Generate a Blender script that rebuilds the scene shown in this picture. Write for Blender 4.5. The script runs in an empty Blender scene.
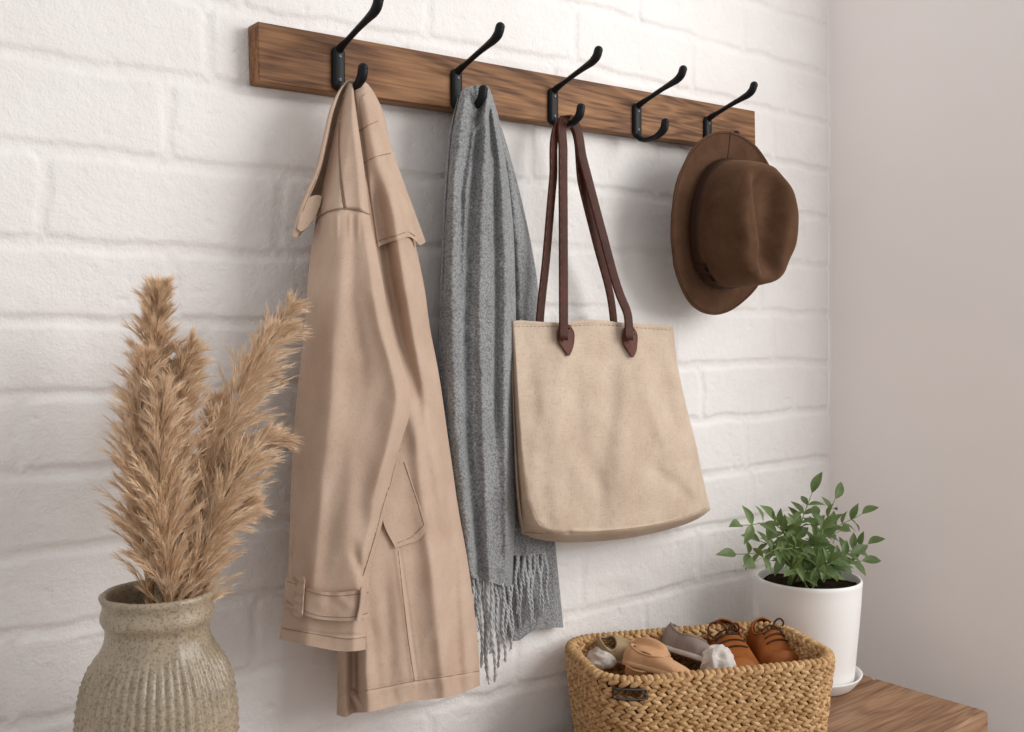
import bpy, math, random
import numpy as np
from mathutils import Vector, Matrix
random.seed(7); RNG = np.random.default_rng(11)
SC = bpy.context.scene; COL = SC.collection
pi = math.pi

# ---------------------------------------------------------------- camera
F = 1000.0; CX = 512.0; HY = 335.0          # focal length (px), principal column, horizon row
AL = math.atan(1.238); CA, SA = math.cos(AL), math.sin(AL)
D = 1.084; ZC = 0.56                         # distance to the brick wall, height above the bench
cam = bpy.data.cameras.new('camera'); cam.sensor_width = 36; cam.lens = F*36/1024
cam.shift_y = (HY-366)/1024; cam.clip_start = .01
co = bpy.data.objects.new('camera', cam); COL.objects.link(co)
co.location = (0, -D, ZC); co.rotation_euler = (pi/2, 0, -(pi/2-AL))
SC.camera = co

def P(px, py, y):                            # measured point of the photograph -> point at world depth y
    px = np.asarray(px, float); py = np.asarray(py, float); y = np.asarray(y, float)
    u = (px-CX)/F; t = (y+D)/(SA-u*CA)
    return np.stack([t*(CA+u*SA), y+0*px, ZC-(py-HY)/F*t], -1)
def Q(px, py, z):                            # same, on a horizontal plane
    t = (ZC-z)/((py-HY)/F); u = (px-CX)/F
    return Vector((t*(CA+u*SA), -D+t*(SA-u*CA), z))
def V(px, py, y): return Vector(P(px, py, y).tolist())

# ---------------------------------------------------------------- object helpers
def link(o, parent=None):
    COL.objects.link(o)
    if parent is not None: o.parent = parent
    return o
def tag(o, label=None, cat=None, group=None, kind=None):
    if label: o['label'] = label
    if cat: o['category'] = cat
    if group: o['group'] = group
    if kind: o['kind'] = kind
    return o
def thing(name, label, cat, loc=(0,0,0), group=None):
    o = bpy.data.objects.new(name, None); o.location = loc; o.empty_display_size = .02
    link(o); return tag(o, label, cat, group)
def mesh_np(name, verts, quads, mats, parent=None, smooth=True, matidx=None, tris=None, loc=None):
    verts = np.asarray(verts, np.float32).reshape(-1,3)
    if parent is not None and loc is None:
        verts = verts - np.array(parent.matrix_basis.translation if parent.parent is None else
                 parent.matrix_basis.translation+parent.parent.matrix_basis.translation, np.float32)
    if loc is not None: verts = verts-np.array(loc, np.float32)
    me = bpy.data.meshes.new(name)
    nq = 0 if quads is None else len(quads); nt = 0 if tris is None else len(tris)
    me.vertices.add(len(verts)); me.vertices.foreach_set('co', verts.ravel())
    idx = []
    if nq: idx.append(np.asarray(quads, np.int32).ravel())
    if nt: idx.append(np.asarray(tris, np.int32).ravel())
    idx = np.concatenate(idx); me.loops.add(len(idx)); me.loops.foreach_set('vertex_index', idx)
    st = np.concatenate([np.arange(nq)*4, nq*4+np.arange(nt)*3]).astype(np.int32)
    me.polygons.add(nq+nt); me.polygons.foreach_set('loop_start', st)
    me.polygons.foreach_set('use_smooth', np.full(nq+nt, smooth))
    if not isinstance(mats, (list, tuple)): mats = [mats]
    for m in mats: me.materials.append(m)
    if matidx is not None: me.polygons.foreach_set('material_index', np.asarray(matidx, np.int32))
    me.update(calc_edges=True); me.validate()
    o = bpy.data.objects.new(name, me)
    if loc is not None: o.location = loc
    return link(o, parent)
class MB:
    def __init__(s): s.v=[]; s.q=[]; s.t=[]; s.n=0; s.mq=[]; s.mt=[]
    def add(s, v, q=None, t=None, m=0):
        v=np.asarray(v,float).reshape(-1,3); s.v.append(v)
        if q is not None and len(q): q=np.asarray(q,int); s.q.append(q+s.n); s.mq.append(np.full(len(q),m))
        if t is not None and len(t): t=np.asarray(t,int); s.t.append(t+s.n); s.mt.append(np.full(len(t),m))
        s.n+=len(v)
    def build(s, name, mats, parent=None, smooth=True, loc=None):
        q=np.concatenate(s.q) if s.q else None; t=np.concatenate(s.t) if s.t else None
        mi=np.concatenate(s.mq+s.mt)
        return mesh_np(name, np.concatenate(s.v), q, mats, parent, smooth, mi, t, loc)
def gridq(nv, nu, wrapu=False, flip=False):
    a = np.arange(nv*nu).reshape(nv,nu)
    if wrapu: a = np.concatenate([a, a[:,:1]],1)
    q = np.stack([a[:-1,:-1],a[:-1,1:],a[1:,1:],a[1:,:-1]],-1).reshape(-1,4)
    return q[:, ::-1] if flip else q
def crom(pts, n, lin=False):                 # smooth curve through points, n samples by length
    p = np.asarray(pts, float)
    d = np.r_[0, np.cumsum(np.linalg.norm(np.diff(p,axis=0),axis=1))]; t = np.linspace(0, d[-1], n)
    if lin or len(p)<3: return np.stack([np.interp(t,d,p[:,k]) for k in range(p.shape[1])],-1)
    m = np.zeros_like(p)                     # monotone-ish finite difference tangents
    h = np.diff(d)[:,None]; s = np.diff(p,axis=0)/h
    m[0]=s[0]; m[-1]=s[-1]; m[1:-1]=(s[:-1]*h[1:]+s[1:]*h[:-1])/(h[1:]+h[:-1])
    i = np.clip(np.searchsorted(d,t,side='right')-1,0,len(p)-2); hh=(d[i+1]-d[i])[:,None]; x=((t-d[i])[:,None])/hh
    return ((2*x**3-3*x**2+1)*p[i]+(x**3-2*x**2+x)*hh*m[i]+(-2*x**3+3*x**2)*p[i+1]+(x**3-x**2)*hh*m[i+1])
def tube(mb, pts, r, n=8, closed=False, m=0, flat=None, up=None, smoothn=None):
    """round or flat section swept along pts; flat=(halfwidth, halfthick)"""
    p = np.asarray(pts, float)
    if smoothn: p = crom(p, smoothn)
    k = len(p); r = np.broadcast_to(np.asarray(r,float), (k,)) if np.ndim(r)==0 or len(r)==k else np.interp(np.linspace(0,1,k), np.linspace(0,1,len(r)), r)
    tg = np.gradient(p,axis=0)
    if closed: tg = np.roll(p,-1,0)-np.roll(p,1,0)
    tg /= np.linalg.norm(tg,axis=1)[:,None]+1e-12
    ref = np.array(up if up is not None else ([0,0,1] if abs(tg[0][2])<.9 else [1,0,0]), float)
    N = []; prev = ref
    for i in range(k):
        a = prev-tg[i]*np.dot(prev,tg[i]); a /= np.linalg.norm(a)+1e-12; N.append(a)
        prev = a if up is None else ref
    N = np.array(N); B = np.cross(tg,N); th = np.linspace(0,2*pi,n,endpoint=False)
    c,s_ = np.cos(th), np.sin(th)
    if flat:
        sg = lambda a,e: np.sign(a)*np.abs(a)**e
        c = sg(c,.35)*flat[0]; s_ = sg(s_,.35)*flat[1]; rr = r[:,None,None]
        ring = p[:,None,:]+rr*(N[:,None,:]*s_[None,:,None]+B[:,None,:]*c[None,:,None])
    else:
        ring = p[:,None,:]+r[:,None,None]*(N[:,None,:]*c[None,:,None]+B[:,None,:]*s_[None,:,None])
    q = gridq(k,n,True)
    if closed: q = np.concatenate([q, np.stack([(k-1)*n+np.arange(n), (k-1)*n+(np.arange(n)+1)%n, (np.arange(n)+1)%n, np.arange(n)],-1)])
    v = ring.reshape(-1,3); t=None
    if not closed:
        v = np.concatenate([v, p[:1], p[-1:]]); a=np.arange(n); b=(a+1)%n
        t = np.concatenate([np.stack([b,a,np.full(n,k*n)],-1), np.stack([(k-1)*n+a,(k-1)*n+b,np.full(n,k*n+1)],-1)])
    mb.add(v,q,t,m)
def ball(mb, c, r, rot=None, nu=10, nv=7, m=0):
    th=np.linspace(0,pi,nv)[1:-1]; ph=np.linspace(0,2*pi,nu,endpoint=False)
    v=np.stack([np.sin(th)[:,None]*np.cos(ph),np.sin(th)[:,None]*np.sin(ph),np.cos(th)[:,None]+0*ph],-1).reshape(-1,3)
    v=np.concatenate([v,[[0,0,1],[0,0,-1]]])*np.asarray(r,float)
    if rot is not None: v=v@np.asarray(rot).T
    q=gridq(nv-2,nu,True); a=np.arange(nu); b=(a+1)%nu; N=(nv-2)*nu
    t=np.concatenate([np.stack([b,a,np.full(nu,N)],-1),np.stack([(nv-3)*nu+a,(nv-3)*nu+b,np.full(nu,N+1)],-1)])
    mb.add(v+np.asarray(c,float),q[:, ::-1],t[:, ::-1],m)
def lathe(mb, prof, n=64, c=(0,0,0), m=0):
    pr=np.asarray(prof,float); th=np.linspace(0,2*pi,n,endpoint=False)
    v=np.stack([pr[:,0:1]*np.cos(th),pr[:,0:1]*np.sin(th),pr[:,1:2]+0*th],-1).reshape(-1,3)+np.asarray(c,float)
    mb.add(v,gridq(len(pr),n,True),m=m)
def bbox(mb, lo, hi, m=0, bev=0.0, M=None):
    lo=np.array(lo,float); hi=np.array(hi,float)
    if bev<=0:
        v=np.array([[x,y,z] for x in (lo[0],hi[0]) for y in (lo[1],hi[1]) for z in (lo[2],hi[2])])
        q=[[0,1,3,2],[4,6,7,5],[0,4,5,1],[2,3,7,6],[0,2,6,4],[1,5,7,3]]
        if M is not None: v=v@M[0].T+M[1]
        mb.add(v,q,m=m); return
    c=(lo+hi)/2; h=(hi-lo)/2; A=[]
    for sx in (-1,1):
        for sy in (-1,1):
            for sz in (-1,1):
                for ax in range(3):
                    s=np.array([sx,sy,sz],float); o=h-bev; o[ax]=h[ax]; A.append(s*o)
    A=np.array(A)+c; I=lambda sx,sy,sz,ax: ((sx*2+sy)*2+sz)*3+ax
    q=[]; t=[]
    for ax in range(3):
        for s in (0,1):
            a,b=[k for k in range(3) if k!=ax]; ring=[]
            for (p_,q_) in ((0,0),(1,0),(1,1),(0,1)):
                k=[0,0,0]; k[ax]=s; k[a]=p_; k[b]=q_; ring.append(I(*k,ax))
            q.append(ring if (s==1)^(ax==1) else ring[::-1])
    for ax in range(3):                       # edges along ax
        a,b=[k for k in range(3) if k!=ax]
        for (p_,q_) in ((0,0),(1,0),(1,1),(0,1)):
            k0=[0,0,0]; k0[a]=p_; k0[b]=q_; k1=list(k0); k1[ax]=1
            q.append([I(*k0,a),I(*k0,b),I(*k1,b),I(*k1,a)])
    for sx in (0,1):
        for sy in (0,1):
            for sz in (0,1): t.append([I(sx,sy,sz,0),I(sx,sy,sz,1),I(sx,sy,sz,2)])
    if M is not None: A=A@M[0].T+M[1]
    q=np.array(q); t=np.array(t); cc=A.mean(0)   # orient outwards
    def fix(f):
        for i,ff in enumerate(f):
            pp=A[ff]; nn=np.cross(pp[1]-pp[0],pp[2]-pp[0])
            if np.dot(nn,pp.mean(0)-cc)<0: f[i]=ff[::-1]
        return f
    mb.add(A,fix(q),fix(t),m)
def vnoise(x, y, scale, seed=0):
    r=np.random.default_rng(seed); G=r.random((256,256)); x=np.asarray(x)/scale+57.3; y=np.asarray(y)/scale+91.7
    xi=np.floor(x).astype(int); yi=np.floor(y).astype(int); fx=x-xi; fy=y-yi; fx=fx*fx*(3-2*fx); fy=fy*fy*(3-2*fy)
    g=lambda a,b: G[a%256,b%256]
    return (g(xi,yi)*(1-fx)*(1-fy)+g(xi+1,yi)*fx*(1-fy)+g(xi,yi+1)*(1-fx)*fy+g(xi+1,yi+1)*fx*fy)*2-1
sstep=lambda a,b,x: (lambda t: t*t*(3-2*t))(np.clip((x-a)/(b-a),0,1))

# ---------------------------------------------------------------- materials
def srgb(c):
    c=[v/255 for v in c]; return tuple((v/12.92 if v<=.04045 else ((v+.055)/1.055)**2.4) for v in c)+(1,)
class NT:
    def __init__(s,name,rough=.7,spec=.3,metal=0):
        s.m=bpy.data.materials.new(name); s.m.use_nodes=True; s.t=s.m.node_tree; s.N=s.t.nodes; s.L=s.t.links
        s.b=s.N['Principled BSDF']; s.b.inputs['Roughness'].default_value=rough
        s.b.inputs['Specular IOR Level'].default_value=spec; s.b.inputs['Metallic'].default_value=metal
        s.tc=s.N.new('ShaderNodeTexCoord')
    def map(s,scale=(1,1,1),rot=(0,0,0),src='Object'):
        n=s.N.new('ShaderNodeMapping'); n.inputs['Scale'].default_value=scale; n.inputs['Rotation'].default_value=rot
        s.L.new(s.tc.outputs[src],n.inputs[0]); return n.outputs[0]
    def noise(s,vec,scale,detail=4,rough=.55,dist=0):
        n=s.N.new('ShaderNodeTexNoise'); n.inputs['Scale'].default_value=scale; n.inputs['Detail'].default_value=detail
        n.inputs['Roughness'].default_value=rough; n.inputs['Distortion'].default_value=dist; s.L.new(vec,n.inputs['Vector']); return n.outputs['Fac']
    def wave(s,vec,scale,dist=0,detail=2,dscale=1,axis='X',prof='SIN'):
        n=s.N.new('ShaderNodeTexWave'); n.inputs['Scale'].default_value=scale; n.inputs['Distortion'].default_value=dist
        n.inputs['Detail'].default_value=detail; n.inputs['Detail Scale'].default_value=dscale; n.bands_direction=axis; n.wave_profile=prof
        s.L.new(vec,n.inputs['Vector']); return n.outputs['Fac']
    def vor(s,vec,scale,feat='F1'):
        n=s.N.new('ShaderNodeTexVoronoi'); n.inputs['Scale'].default_value=scale; n.feature=feat; s.L.new(vec,n.inputs['Vector']); return n.outputs['Distance']
    def ramp(s,fac,stops):
        n=s.N.new('ShaderNodeValToRGB'); e=n.color_ramp.elements
        while len(e)<len(stops): e.new(.5)
        for k,(p,c) in enumerate(stops): e[k].position=p; e[k].color=c if len(c)==4 else srgb(c)
        s.L.new(fac,n.inputs[0]); return n.outputs[0]
    def mixc(s,a,b,fac,mode='MIX'):
        n=s.N.new('ShaderNodeMix'); n.data_type='RGBA'; n.blend_type=mode
        for v,i in ((fac,0),(a,6),(b,7)):
            if hasattr(v,'links'): s.L.new(v,n.inputs[i])
            else: n.inputs[i].default_value=v
        return n.outputs[2]
    def math(s,op,a,b=None):
        n=s.N.new('ShaderNodeMath'); n.operation=op
        for v,i in ((a,0),(b,1)):
            if v is None: continue
            if hasattr(v,'links'): s.L.new(v,n.inputs[i])
            else: n.inputs[i].default_value=v
        return n.outputs[0]
    def color(s,c):
        if hasattr(c,'links'): s.L.new(c,s.b.inputs['Base Color'])
        else: s.b.inputs['Base Color'].default_value=srgb(c)
        return s
    def bump(s,h,strength=.3,dist=.001):
        n=s.N.new('ShaderNodeBump'); n.inputs['Strength'].default_value=strength; n.inputs['Distance'].default_value=dist
        s.L.new(h,n.inputs['Height'])
        if s.b.inputs['Normal'].links: s.L.new(s.b.inputs['Normal'].links[0].from_socket,n.inputs['Normal'])
        s.L.new(n.outputs[0],s.b.inputs['Normal']); return s
    def sheen(s,w,tint=(255,255,255)):
        s.b.inputs['Sheen Weight'].default_value=w; s.b.inputs['Sheen Tint'].default_value=srgb(tint); s.b.inputs['Sheen Roughness'].default_value=.5; return s

def m_white():
    n=NT('white_painted_brick',.62,.25); v=n.map()
    n.color(n.ramp(n.noise(v,9,5),[(.3,(236,232,230)),(.7,(243,240,238))]))
    n.bump(n.noise(v,75,6,.65),.75,.0026); n.bump(n.noise(v,300,3,.6),.4,.0008); return n.m
def m_plaster():
    n=NT('smooth_white_plaster',.75,.2); v=n.map(); n.color((246,239,236)); n.bump(n.noise(v,60,5),.25,.001); return n.m
def m_wood(name, dark, mid, light, axis='x', sc=1.0, rough=.55):
    n=NT(name,rough,.3); s=(1.3*sc,11*sc,11*sc) if axis=='x' else (14*sc,14*sc,1.6*sc)
    v=n.map(s); vf=n.map((12*sc,260*sc,260*sc) if axis=='x' else (150*sc,150*sc,10*sc))
    big=n.noise(v,1.0,3,.5,1.2)
    rings=n.math('SINE',n.math('MULTIPLY',big,62.0)); rings=n.math('ADD',n.math('MULTIPLY',rings,.5),.5)
    fine=n.noise(vf,1.0,4,.6)
    c=n.ramp(rings,[(0,dark),(.45,mid),(1,light)])
    c=n.mixc(c,n.ramp(fine,[(.35,dark),(.65,light)]),.55)
    c=n.mixc(c,n.ramp(n.noise(v,.55,2),[(.25,(150,140,135)),(.8,(255,255,255))]),.75,'MULTIPLY')
    n.color(c); n.bump(fine,.35,.0008); n.bump(rings,.1,.0006); return n.m
def m_cloth(name, c1, c2, ws=900, rough=.85, bumpk=.25, sheen=.25, grain=260):
    n=NT(name,rough,.15); v=n.map(); vx=n.map((1,1,.12)); vz=n.map((.12,1,1))
    a=n.noise(vx,ws,2); b=n.noise(vz,ws,2); w=n.math('ADD',a,b)
    c=n.ramp(n.noise(v,22,4),[(.3,c1),(.7,c2)])
    c=n.mixc(c,n.ramp(w,[(.75,(205,200,195)),(1.25,(255,255,255))]),.35,'MULTIPLY')
    n.color(c); n.bump(w,bumpk,.0006); n.bump(n.noise(v,grain*.4,4),.15,.001); n.sheen(sheen,c2); return n.m
MAT={}
MAT['brick']=m_white(); MAT['plaster']=m_plaster()
MAT['rail']=m_wood('stained_pine',(90,56,34),(134,91,58),(174,127,86),'x',1.0,.62)
MAT['bench']=m_wood('oiled_oak',(128,92,66),(156,116,86),(184,146,112),'x',.8,.5)
MAT['coat']=m_cloth('beige_cotton_gabardine',(187,161,142),(199,175,156),1400,.82,.15,.2)
MAT['coatthread']=NT('beige_thread',.8,.1).color((150,126,106)).m
def m_scarf():
    n=NT('grey_wool',.95,.05); v=n.map(); vv=n.map((1,1,.75),(0,.0,0))
    vo=n.vor(n.map((1,1,1.25)),300); k=n.noise(v,500,3)
    c=n.ramp(n.math('ADD',n.math('MULTIPLY',vo,1.0),n.math('MULTIPLY',k,.45)),[(.2,(176,177,177)),(.65,(148,149,150)),(1,(120,121,123))])
    c=n.mixc(c,n.ramp(n.noise(v,14,3),[(.3,(222,222,222)),(.7,(255,255,255))]),.8,'MULTIPLY')
    n.color(c); n.bump(n.math('MULTIPLY',vo,-1.0),.45,.0016); n.bump(n.noise(v,900,2),.3,.0008); n.sheen(.5,(200,205,208)); return n.m
MAT['scarf']=m_scarf()
MAT['fringe']=NT('grey_fringe_yarn',.95,.05).color((176,178,179)).m
MAT['canvas']=m_cloth('natural_linen_canvas',(190,170,151),(205,187,168),620,.88,.5,.2)
MAT['canvas_thread']=NT('tan_thread',.8,.1).color((171,140,108)).m
def m_leather(name,c1,c2,rough=.5):
    n=NT(name,rough,.22); v=n.map(); n.color(n.ramp(n.noise(v,35,5),[(.3,c1),(.7,c2)])); n.bump(n.vor(v,700),.2,.0006); return n.m
MAT['strap']=m_leather('dark_brown_leather',(58,27,19),(80,42,30),.55)
MAT['tab']=m_leather('chestnut_leather',(80,40,32),(104,58,46),.5)
MAT['thread']=NT('light_thread',.7,.2).color((150,104,78)).m
def m_felt():
    n=NT('brown_wool_felt',.95,.08); v=n.map(); n.color(n.ramp(n.noise(v,40,6,.7),[(.25,(72,50,37)),(.75,(94,68,51))]))
    n.bump(n.noise(v,600,3),.35,.0008); n.sheen(.35,(165,132,108)); return n.m
MAT['felt']=m_felt()
MAT['ribbon']=NT('dark_brown_ribbon',.7,.2).color((58,38,27)).m
def m_iron():
    n=NT('matt_black_iron',.5,.25,.0); v=n.map(); n.color((13,13,15)); n.bump(n.noise(v,300,3),.15,.0005); return n.m
MAT['iron']=m_iron(); MAT['screw']=NT('dark_steel_screw',.35,.5,.9).color((96,96,100)).m
def m_glaze():
    n=NT('speckled_stoneware_glaze',.34,.5); v=n.map()
    a=n.ramp(n.noise(v,16,5,.6),[(.3,(134,122,102)),(.5,(160,145,124)),(.72,(178,161,138))])
    c=n.mixc(a,n.ramp(n.noise(v,420,3,.6),[(.38,(124,112,90)),(.5,(255,255,255))]),.5,'MULTIPLY')
    n.color(c); n.bump(n.noise(v,240,3),.35,.0008); return n.m
MAT['glaze']=m_glaze()
MAT['glaze_in']=NT('dark_inner_glaze',.5,.4).color((92,86,70)).m
def m_pampas():
    n=NT('dried_pampas',.9,.05); v=n.map(); n.color(n.ramp(n.noise(v,60,3),[(.3,(214,180,146)),(.7,(242,219,190))]))
    n.b.inputs['Subsurface Weight'].default_value=0; return n.m
MAT['pampas']=m_pampas(); MAT['stem']=NT('dry_straw_stem',.8,.1).color((164,124,84)).m
def m_straw():
    n=NT('woven_seagrass',.62,.3); v=n.map()
    n.color(n.ramp(n.noise(v,95,4,.6),[(.25,(128,90,50)),(.48,(182,142,96)),(.72,(218,186,142))]))
    n.bump(n.noise(n.map((1,1,4)),500,3),.4,.0008); return n.m
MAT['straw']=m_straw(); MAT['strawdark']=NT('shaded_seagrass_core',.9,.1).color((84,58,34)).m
MAT['pot']=NT('white_ceramic',.38,.4).color((236,234,232)); _n=MAT['pot']; _n.bump(_n.wave(_n.map(),22,1.5,2,.6,'Z'),.05,.0004); MAT['pot']=_n.m
MAT['soil']=NT('dark_soil',1,.05); _n=MAT['soil']; _n.color(_n.ramp(_n.noise(_n.map(),200,5),[(.3,(28,20,14)),(.7,(58,44,32))])).bump(_n.noise(_n.map(),250,4),1,.004); MAT['soil']=_n.m
def m_leaf():
    n=NT('green_leaf',.45,.4); v=n.map(); n.color(n.ramp(n.noise(v,45,3),[(.3,(70,92,52)),(.7,(108,130,80))]))
    n.b.inputs['Subsurface Weight'].default_value=0
    # thin leaf: part of the light passes through
    tr=n.N.new('ShaderNodeBsdfTranslucent'); tr.inputs[0].default_value=srgb((126,146,74)); mx=n.N.new('ShaderNodeMixShader'); mx.inputs[0].default_value=.25
    n.L.new(n.b.outputs[0],mx.inputs[1]); n.L.new(tr.outputs[0],mx.inputs[2]); n.L.new(mx.outputs[0],n.N['Material Output'].inputs[0]); return n.m
MAT['leaf']=m_leaf(); MAT['gstem']=NT('green_stem',.6,.3).color((112,132,74)).m
MAT['tan']=m_cloth('tan_suede',(196,150,112),(214,170,132),700,.9,.2,.3)
MAT['sole']=NT('pale_sole',.8,.2).color((206,170,134)).m
MAT['taupe']=m_cloth('taupe_canvas',(132,118,110),(150,136,127),700,.9,.3,.3)
MAT['linen']=m_cloth('white_linen_cloth',(200,192,186),(216,209,203),700,.9,.3,.2)
MAT['olive']=m_cloth('khaki_cloth',(158,136,108),(176,154,124),700,.9,.3,.2)
MAT['cognac']=m_leather('cognac_leather',(134,74,30),(160,94,42),.5)
MAT['lace']=NT('dark_brown_lace',.8,.2).color((70,40,24)).m
MAT['floor']=NT('grey_floor',.8,.2).color((176,168,160)).m

# ---------------------------------------------------------------- walls
def brick_wall():
    xs=np.arange(-.5,1.6385,.0029); zs=np.arange(-.46,1.36,.0029); X,Z=np.meshgrid(xs,zs)
    Xw=X+.0035*vnoise(X,Z,.035,1)+.0015*vnoise(X,Z,.012,2); Zw=Z+.0030*vnoise(X,Z,.05,3)+.0013*vnoise(X,Z,.014,4)
    yl=HY-(Zw-ZC)*925.0
    w=1-sstep(.42,1.0,X)
    g=np.interp(yl[:,0],[-100,75,180,252,400,610,697,800],[22,24,28,34,8,-18,-19,-19])[:,None]
    k=(yl-w*g-51)/82.7; row=np.floor(k).astype(int); fr=k-row
    L=.258; offs={4:1.277,5:1.394,3:1.467,7:1.010,8:1.142,0:.393,1:.525,-2:.994,-3:1.387,2:.66,6:1.15,9:1.0}
    off=np.vectorize(lambda r: offs.get(int(r), (r%2)*.129+.05))(row)
    kx=(Xw-off)/L; col=np.floor(kx); fx=kx-col
    dz=np.minimum(fr,1-fr)*.0894; dx=np.minimum(fx,1-fx)*L; 
    rr=.010; ax=np.clip(rr+.004-dx,0,None); az=np.clip(rr+.004-dz,0,None)
    dd=np.maximum(0,(rr+.004)-np.sqrt(ax**2+az**2))           # rounded brick edge distance
    prof=sstep(.0035,.0095,dd)
    r2=np.random.default_rng(5); H=r2.random((64,64))
    per=H[(row%64),(col.astype(int)%64)]
    faint=.55+.45*sstep(.15,.5,vnoise(X,Z,.11,9)+.7)       # thick paint fills some joints
    depth=.0031+.0006*vnoise(X,Z,.2,8)
    vj=np.where(dx<dz,.62,1.0)
    y=-(prof*1.0)*depth*faint*vj-(1-vj)*depth-.0008*(per-.5)-.0005*vnoise(X,Z,.07,5)-.00022*vnoise(X,Z,.018,6)-.00014*vnoise(X,Z,.008,7)
    pock=np.clip(vnoise(X,Z,.011,12)-.80,0,1)*.010; y+=pock
    y+=.0026
    o=mesh_np('wall_back',np.stack([X,y,Z],-1),gridq(*X.shape),MAT['brick'])
    tag(o,kind='structure')
brick_wall()
XR=1.6385
mb=MB(); ys=np.linspace(.02,-.45,60); zs=np.linspace(-.46,1.36,160); Y,Z=np.meshgrid(ys,zs)
X=XR+.0008*vnoise(Y,Z,.05,21)+.0012*vnoise(Y,Z,.16,22); mb.add(np.stack([X,Y,Z],-1),gridq(*X.shape))
bbox(mb,(XR+.003,-.45,-.46),(XR+.09,.02,1.36)); tag(mb.build('wall_right',MAT['plaster']),kind='structure')
mb=MB(); bbox(mb,(-.6,-3.2,-.50),(3.2,.03,-.46)); tag(mb.build('floor',MAT['floor']),kind='structure')

# ---------------------------------------------------------------- bench
bench=thing('bench','oiled wooden bench of two planks along the white brick wall, under the basket','bench',(.7,-.17,-.46))
XB=1.487
mb=MB(); bbox(mb,(-.35,-.185,-.035),(XB,-.045,0),bev=.003); mb.build('plank',MAT['bench'],bench,False)
mb=MB(); bbox(mb,(-.35,-.372,-.035),(XB,-.188,0),bev=.003); mb.build('plank',MAT['bench'],bench,False)
for x in (-.30,XB-.09):
    for yy in (-.09,-.33):
        mb=MB(); bbox(mb,(x,yy-.02,-.46),(x+.045,yy+.025,-.036),bev=.003); mb.build('leg',MAT['bench'],bench,False)
for yy in (-.09,-.33):
    mb=MB(); bbox(mb,(-.255,yy-.01,-.095),(XB-.09,yy+.01,-.036),bev=.002); mb.build('apron',MAT['bench'],bench,False)

# ---------------------------------------------------------------- coat rack
YB=-.028                                        # front of the board
def wallpt(px,py,y): return P(px,py,y)
tl=P(258.2,21,YB); bl=P(258.2,81.8,YB); tr=P(755.5,111.3,YB); br=P(755.5,151,YB)
c0=(tl+bl+tr+br)/4; ex=((tr-tl)+(br-bl))/2; Lr=np.linalg.norm(ex); ex/=Lr; ez=np.array([-ex[2],0,ex[0]]); hr=(np.linalg.norm(tl-bl)+np.linalg.norm(tr-br))/2
print('rail length %.3f height %.3f tilt %.2f deg'%(Lr,hr,math.degrees(math.asin(ex[2]))))
rack=thing('coat_rack','long stained wooden wall board with five matt black double hooks','coat rack',tuple(c0+[0,.028,0]))
R=np.stack([ex,[0,1,0],ez],-1)
mb=MB(); nx=2
bbox(mb,(-Lr/2,0,-hr/2),(Lr/2,.026,hr/2),bev=.0012,M=(R,c0)); board=mb.build('board',MAT['rail'],rack,False)
def hook_at(px, pytop, first=[None]):
    # base: top of plate
    base=V(px,pytop,YB)
    if first[0] is None:
        h=bpy.data.objects.new('hook',None)
    H=.053
    mb=MB()
    # plate: stadium, domed
    W=.0085; a=[]
    n=28; th=np.linspace(0,2*pi,n,endpoint=False)
    def stad(w,hh): 
        x=np.cos(th)*w; z=np.sin(th)*w+np.where(np.sin(th)>0,1,-1)*(hh-w); return x,z
    rings=[]
    for (w,hh,y) in ((W,H/2,0),(W,H/2,-.0030),(W-.0014,H/2-.0014,-.0052),(W-.004,H/2-.005,-.0062),(.00001,H/2-.012,-.0064)):
        x,z=stad(w,hh); rings.append(np.stack([x,np.full(n,y),z-H/2],-1))
    v=np.array(rings).reshape(-1,3); mb.add(v,gridq(5,n,True,flip=True))
    arm=[(0,-.002,-.006),(0,-.008,-.003),(0,-.028,.0035),(0,-.052,.0110),(0,-.072,.0165),(0,-.083,.0200),(0,-.0905,.0255),(0,-.0935,.0320)]
    tube(mb,crom(arm,40),[.0050,.0044,.0036,.0035,.0036,.0038,.0042,.0050,.0059,.0059],14)
    ball(mb,(0,-.0937,.0322),(.0059,.0059,.0059),nu=16,nv=11)
    lo=[(0,-.002,-H+.010),(0,-.0045,-H+.003),(0,-.013,-H-.0035),(0,-.030,-H-.0048),(0,-.048,-H-.001),(0,-.0570,-H+.006),(0,-.0595,-H+.015)]
    tube(mb,crom(lo,30),[.0046,.0042,.0034,.0035,.0041,.0051,.0060,.0059],14)
    ball(mb,(0,-.0596,-H+.0153),(.0059,.0059,.0057),nu=16,nv=11)
    return mb,base,H
hooks=[]
mbh,_,H=hook_at(337,48)
spots=[(337.5,46.5),(455.5,69),(552,88),(635.8,103.5),(706.5,116.5)]
hlab=['black hook with the beige trench coat hanging on it','black hook with the grey scarf hanging on it','black hook carrying the tote bag straps','empty black hook between the bag and the hat','black hook with the brown hat hanging on it']
for i,(px,py) in enumerate(spots):
    base=V(px,py,YB)
    if i==0:
        h0=mbh.build('hook',MAT['iron'],None); s=MB()
        for zz in (-.013,-H+.013):
            pass
        scr=[]
        for zz in (-.0125,-H+.0125):
            s=MB(); lathe(s,[(0.0,.0012),(.0012,.0012),(.0023,.0009),(.0027,0)],16)
            v=s.v[0]; s.v[0]=np.stack([v[:,0],-.0060-v[:,2],v[:,1]+zz],-1)
            bbox(s,(-.0020,-.0076,zz-.0003),(.0020,-.0070,zz+.0003))
            scr.append(s.build('screw',MAT['screw'],None))
        h=h0; ss=scr
    else:
        h=h0.copy(); link(h); ss=[]
        for c in scr: d=c.copy(); link(d); ss.append(d)
    h.parent=rack; h.location=Vector(base)-rack.location; h['label']=hlab[i]
    for d in ss: d.parent=h
    hooks.append((base,h))
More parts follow.
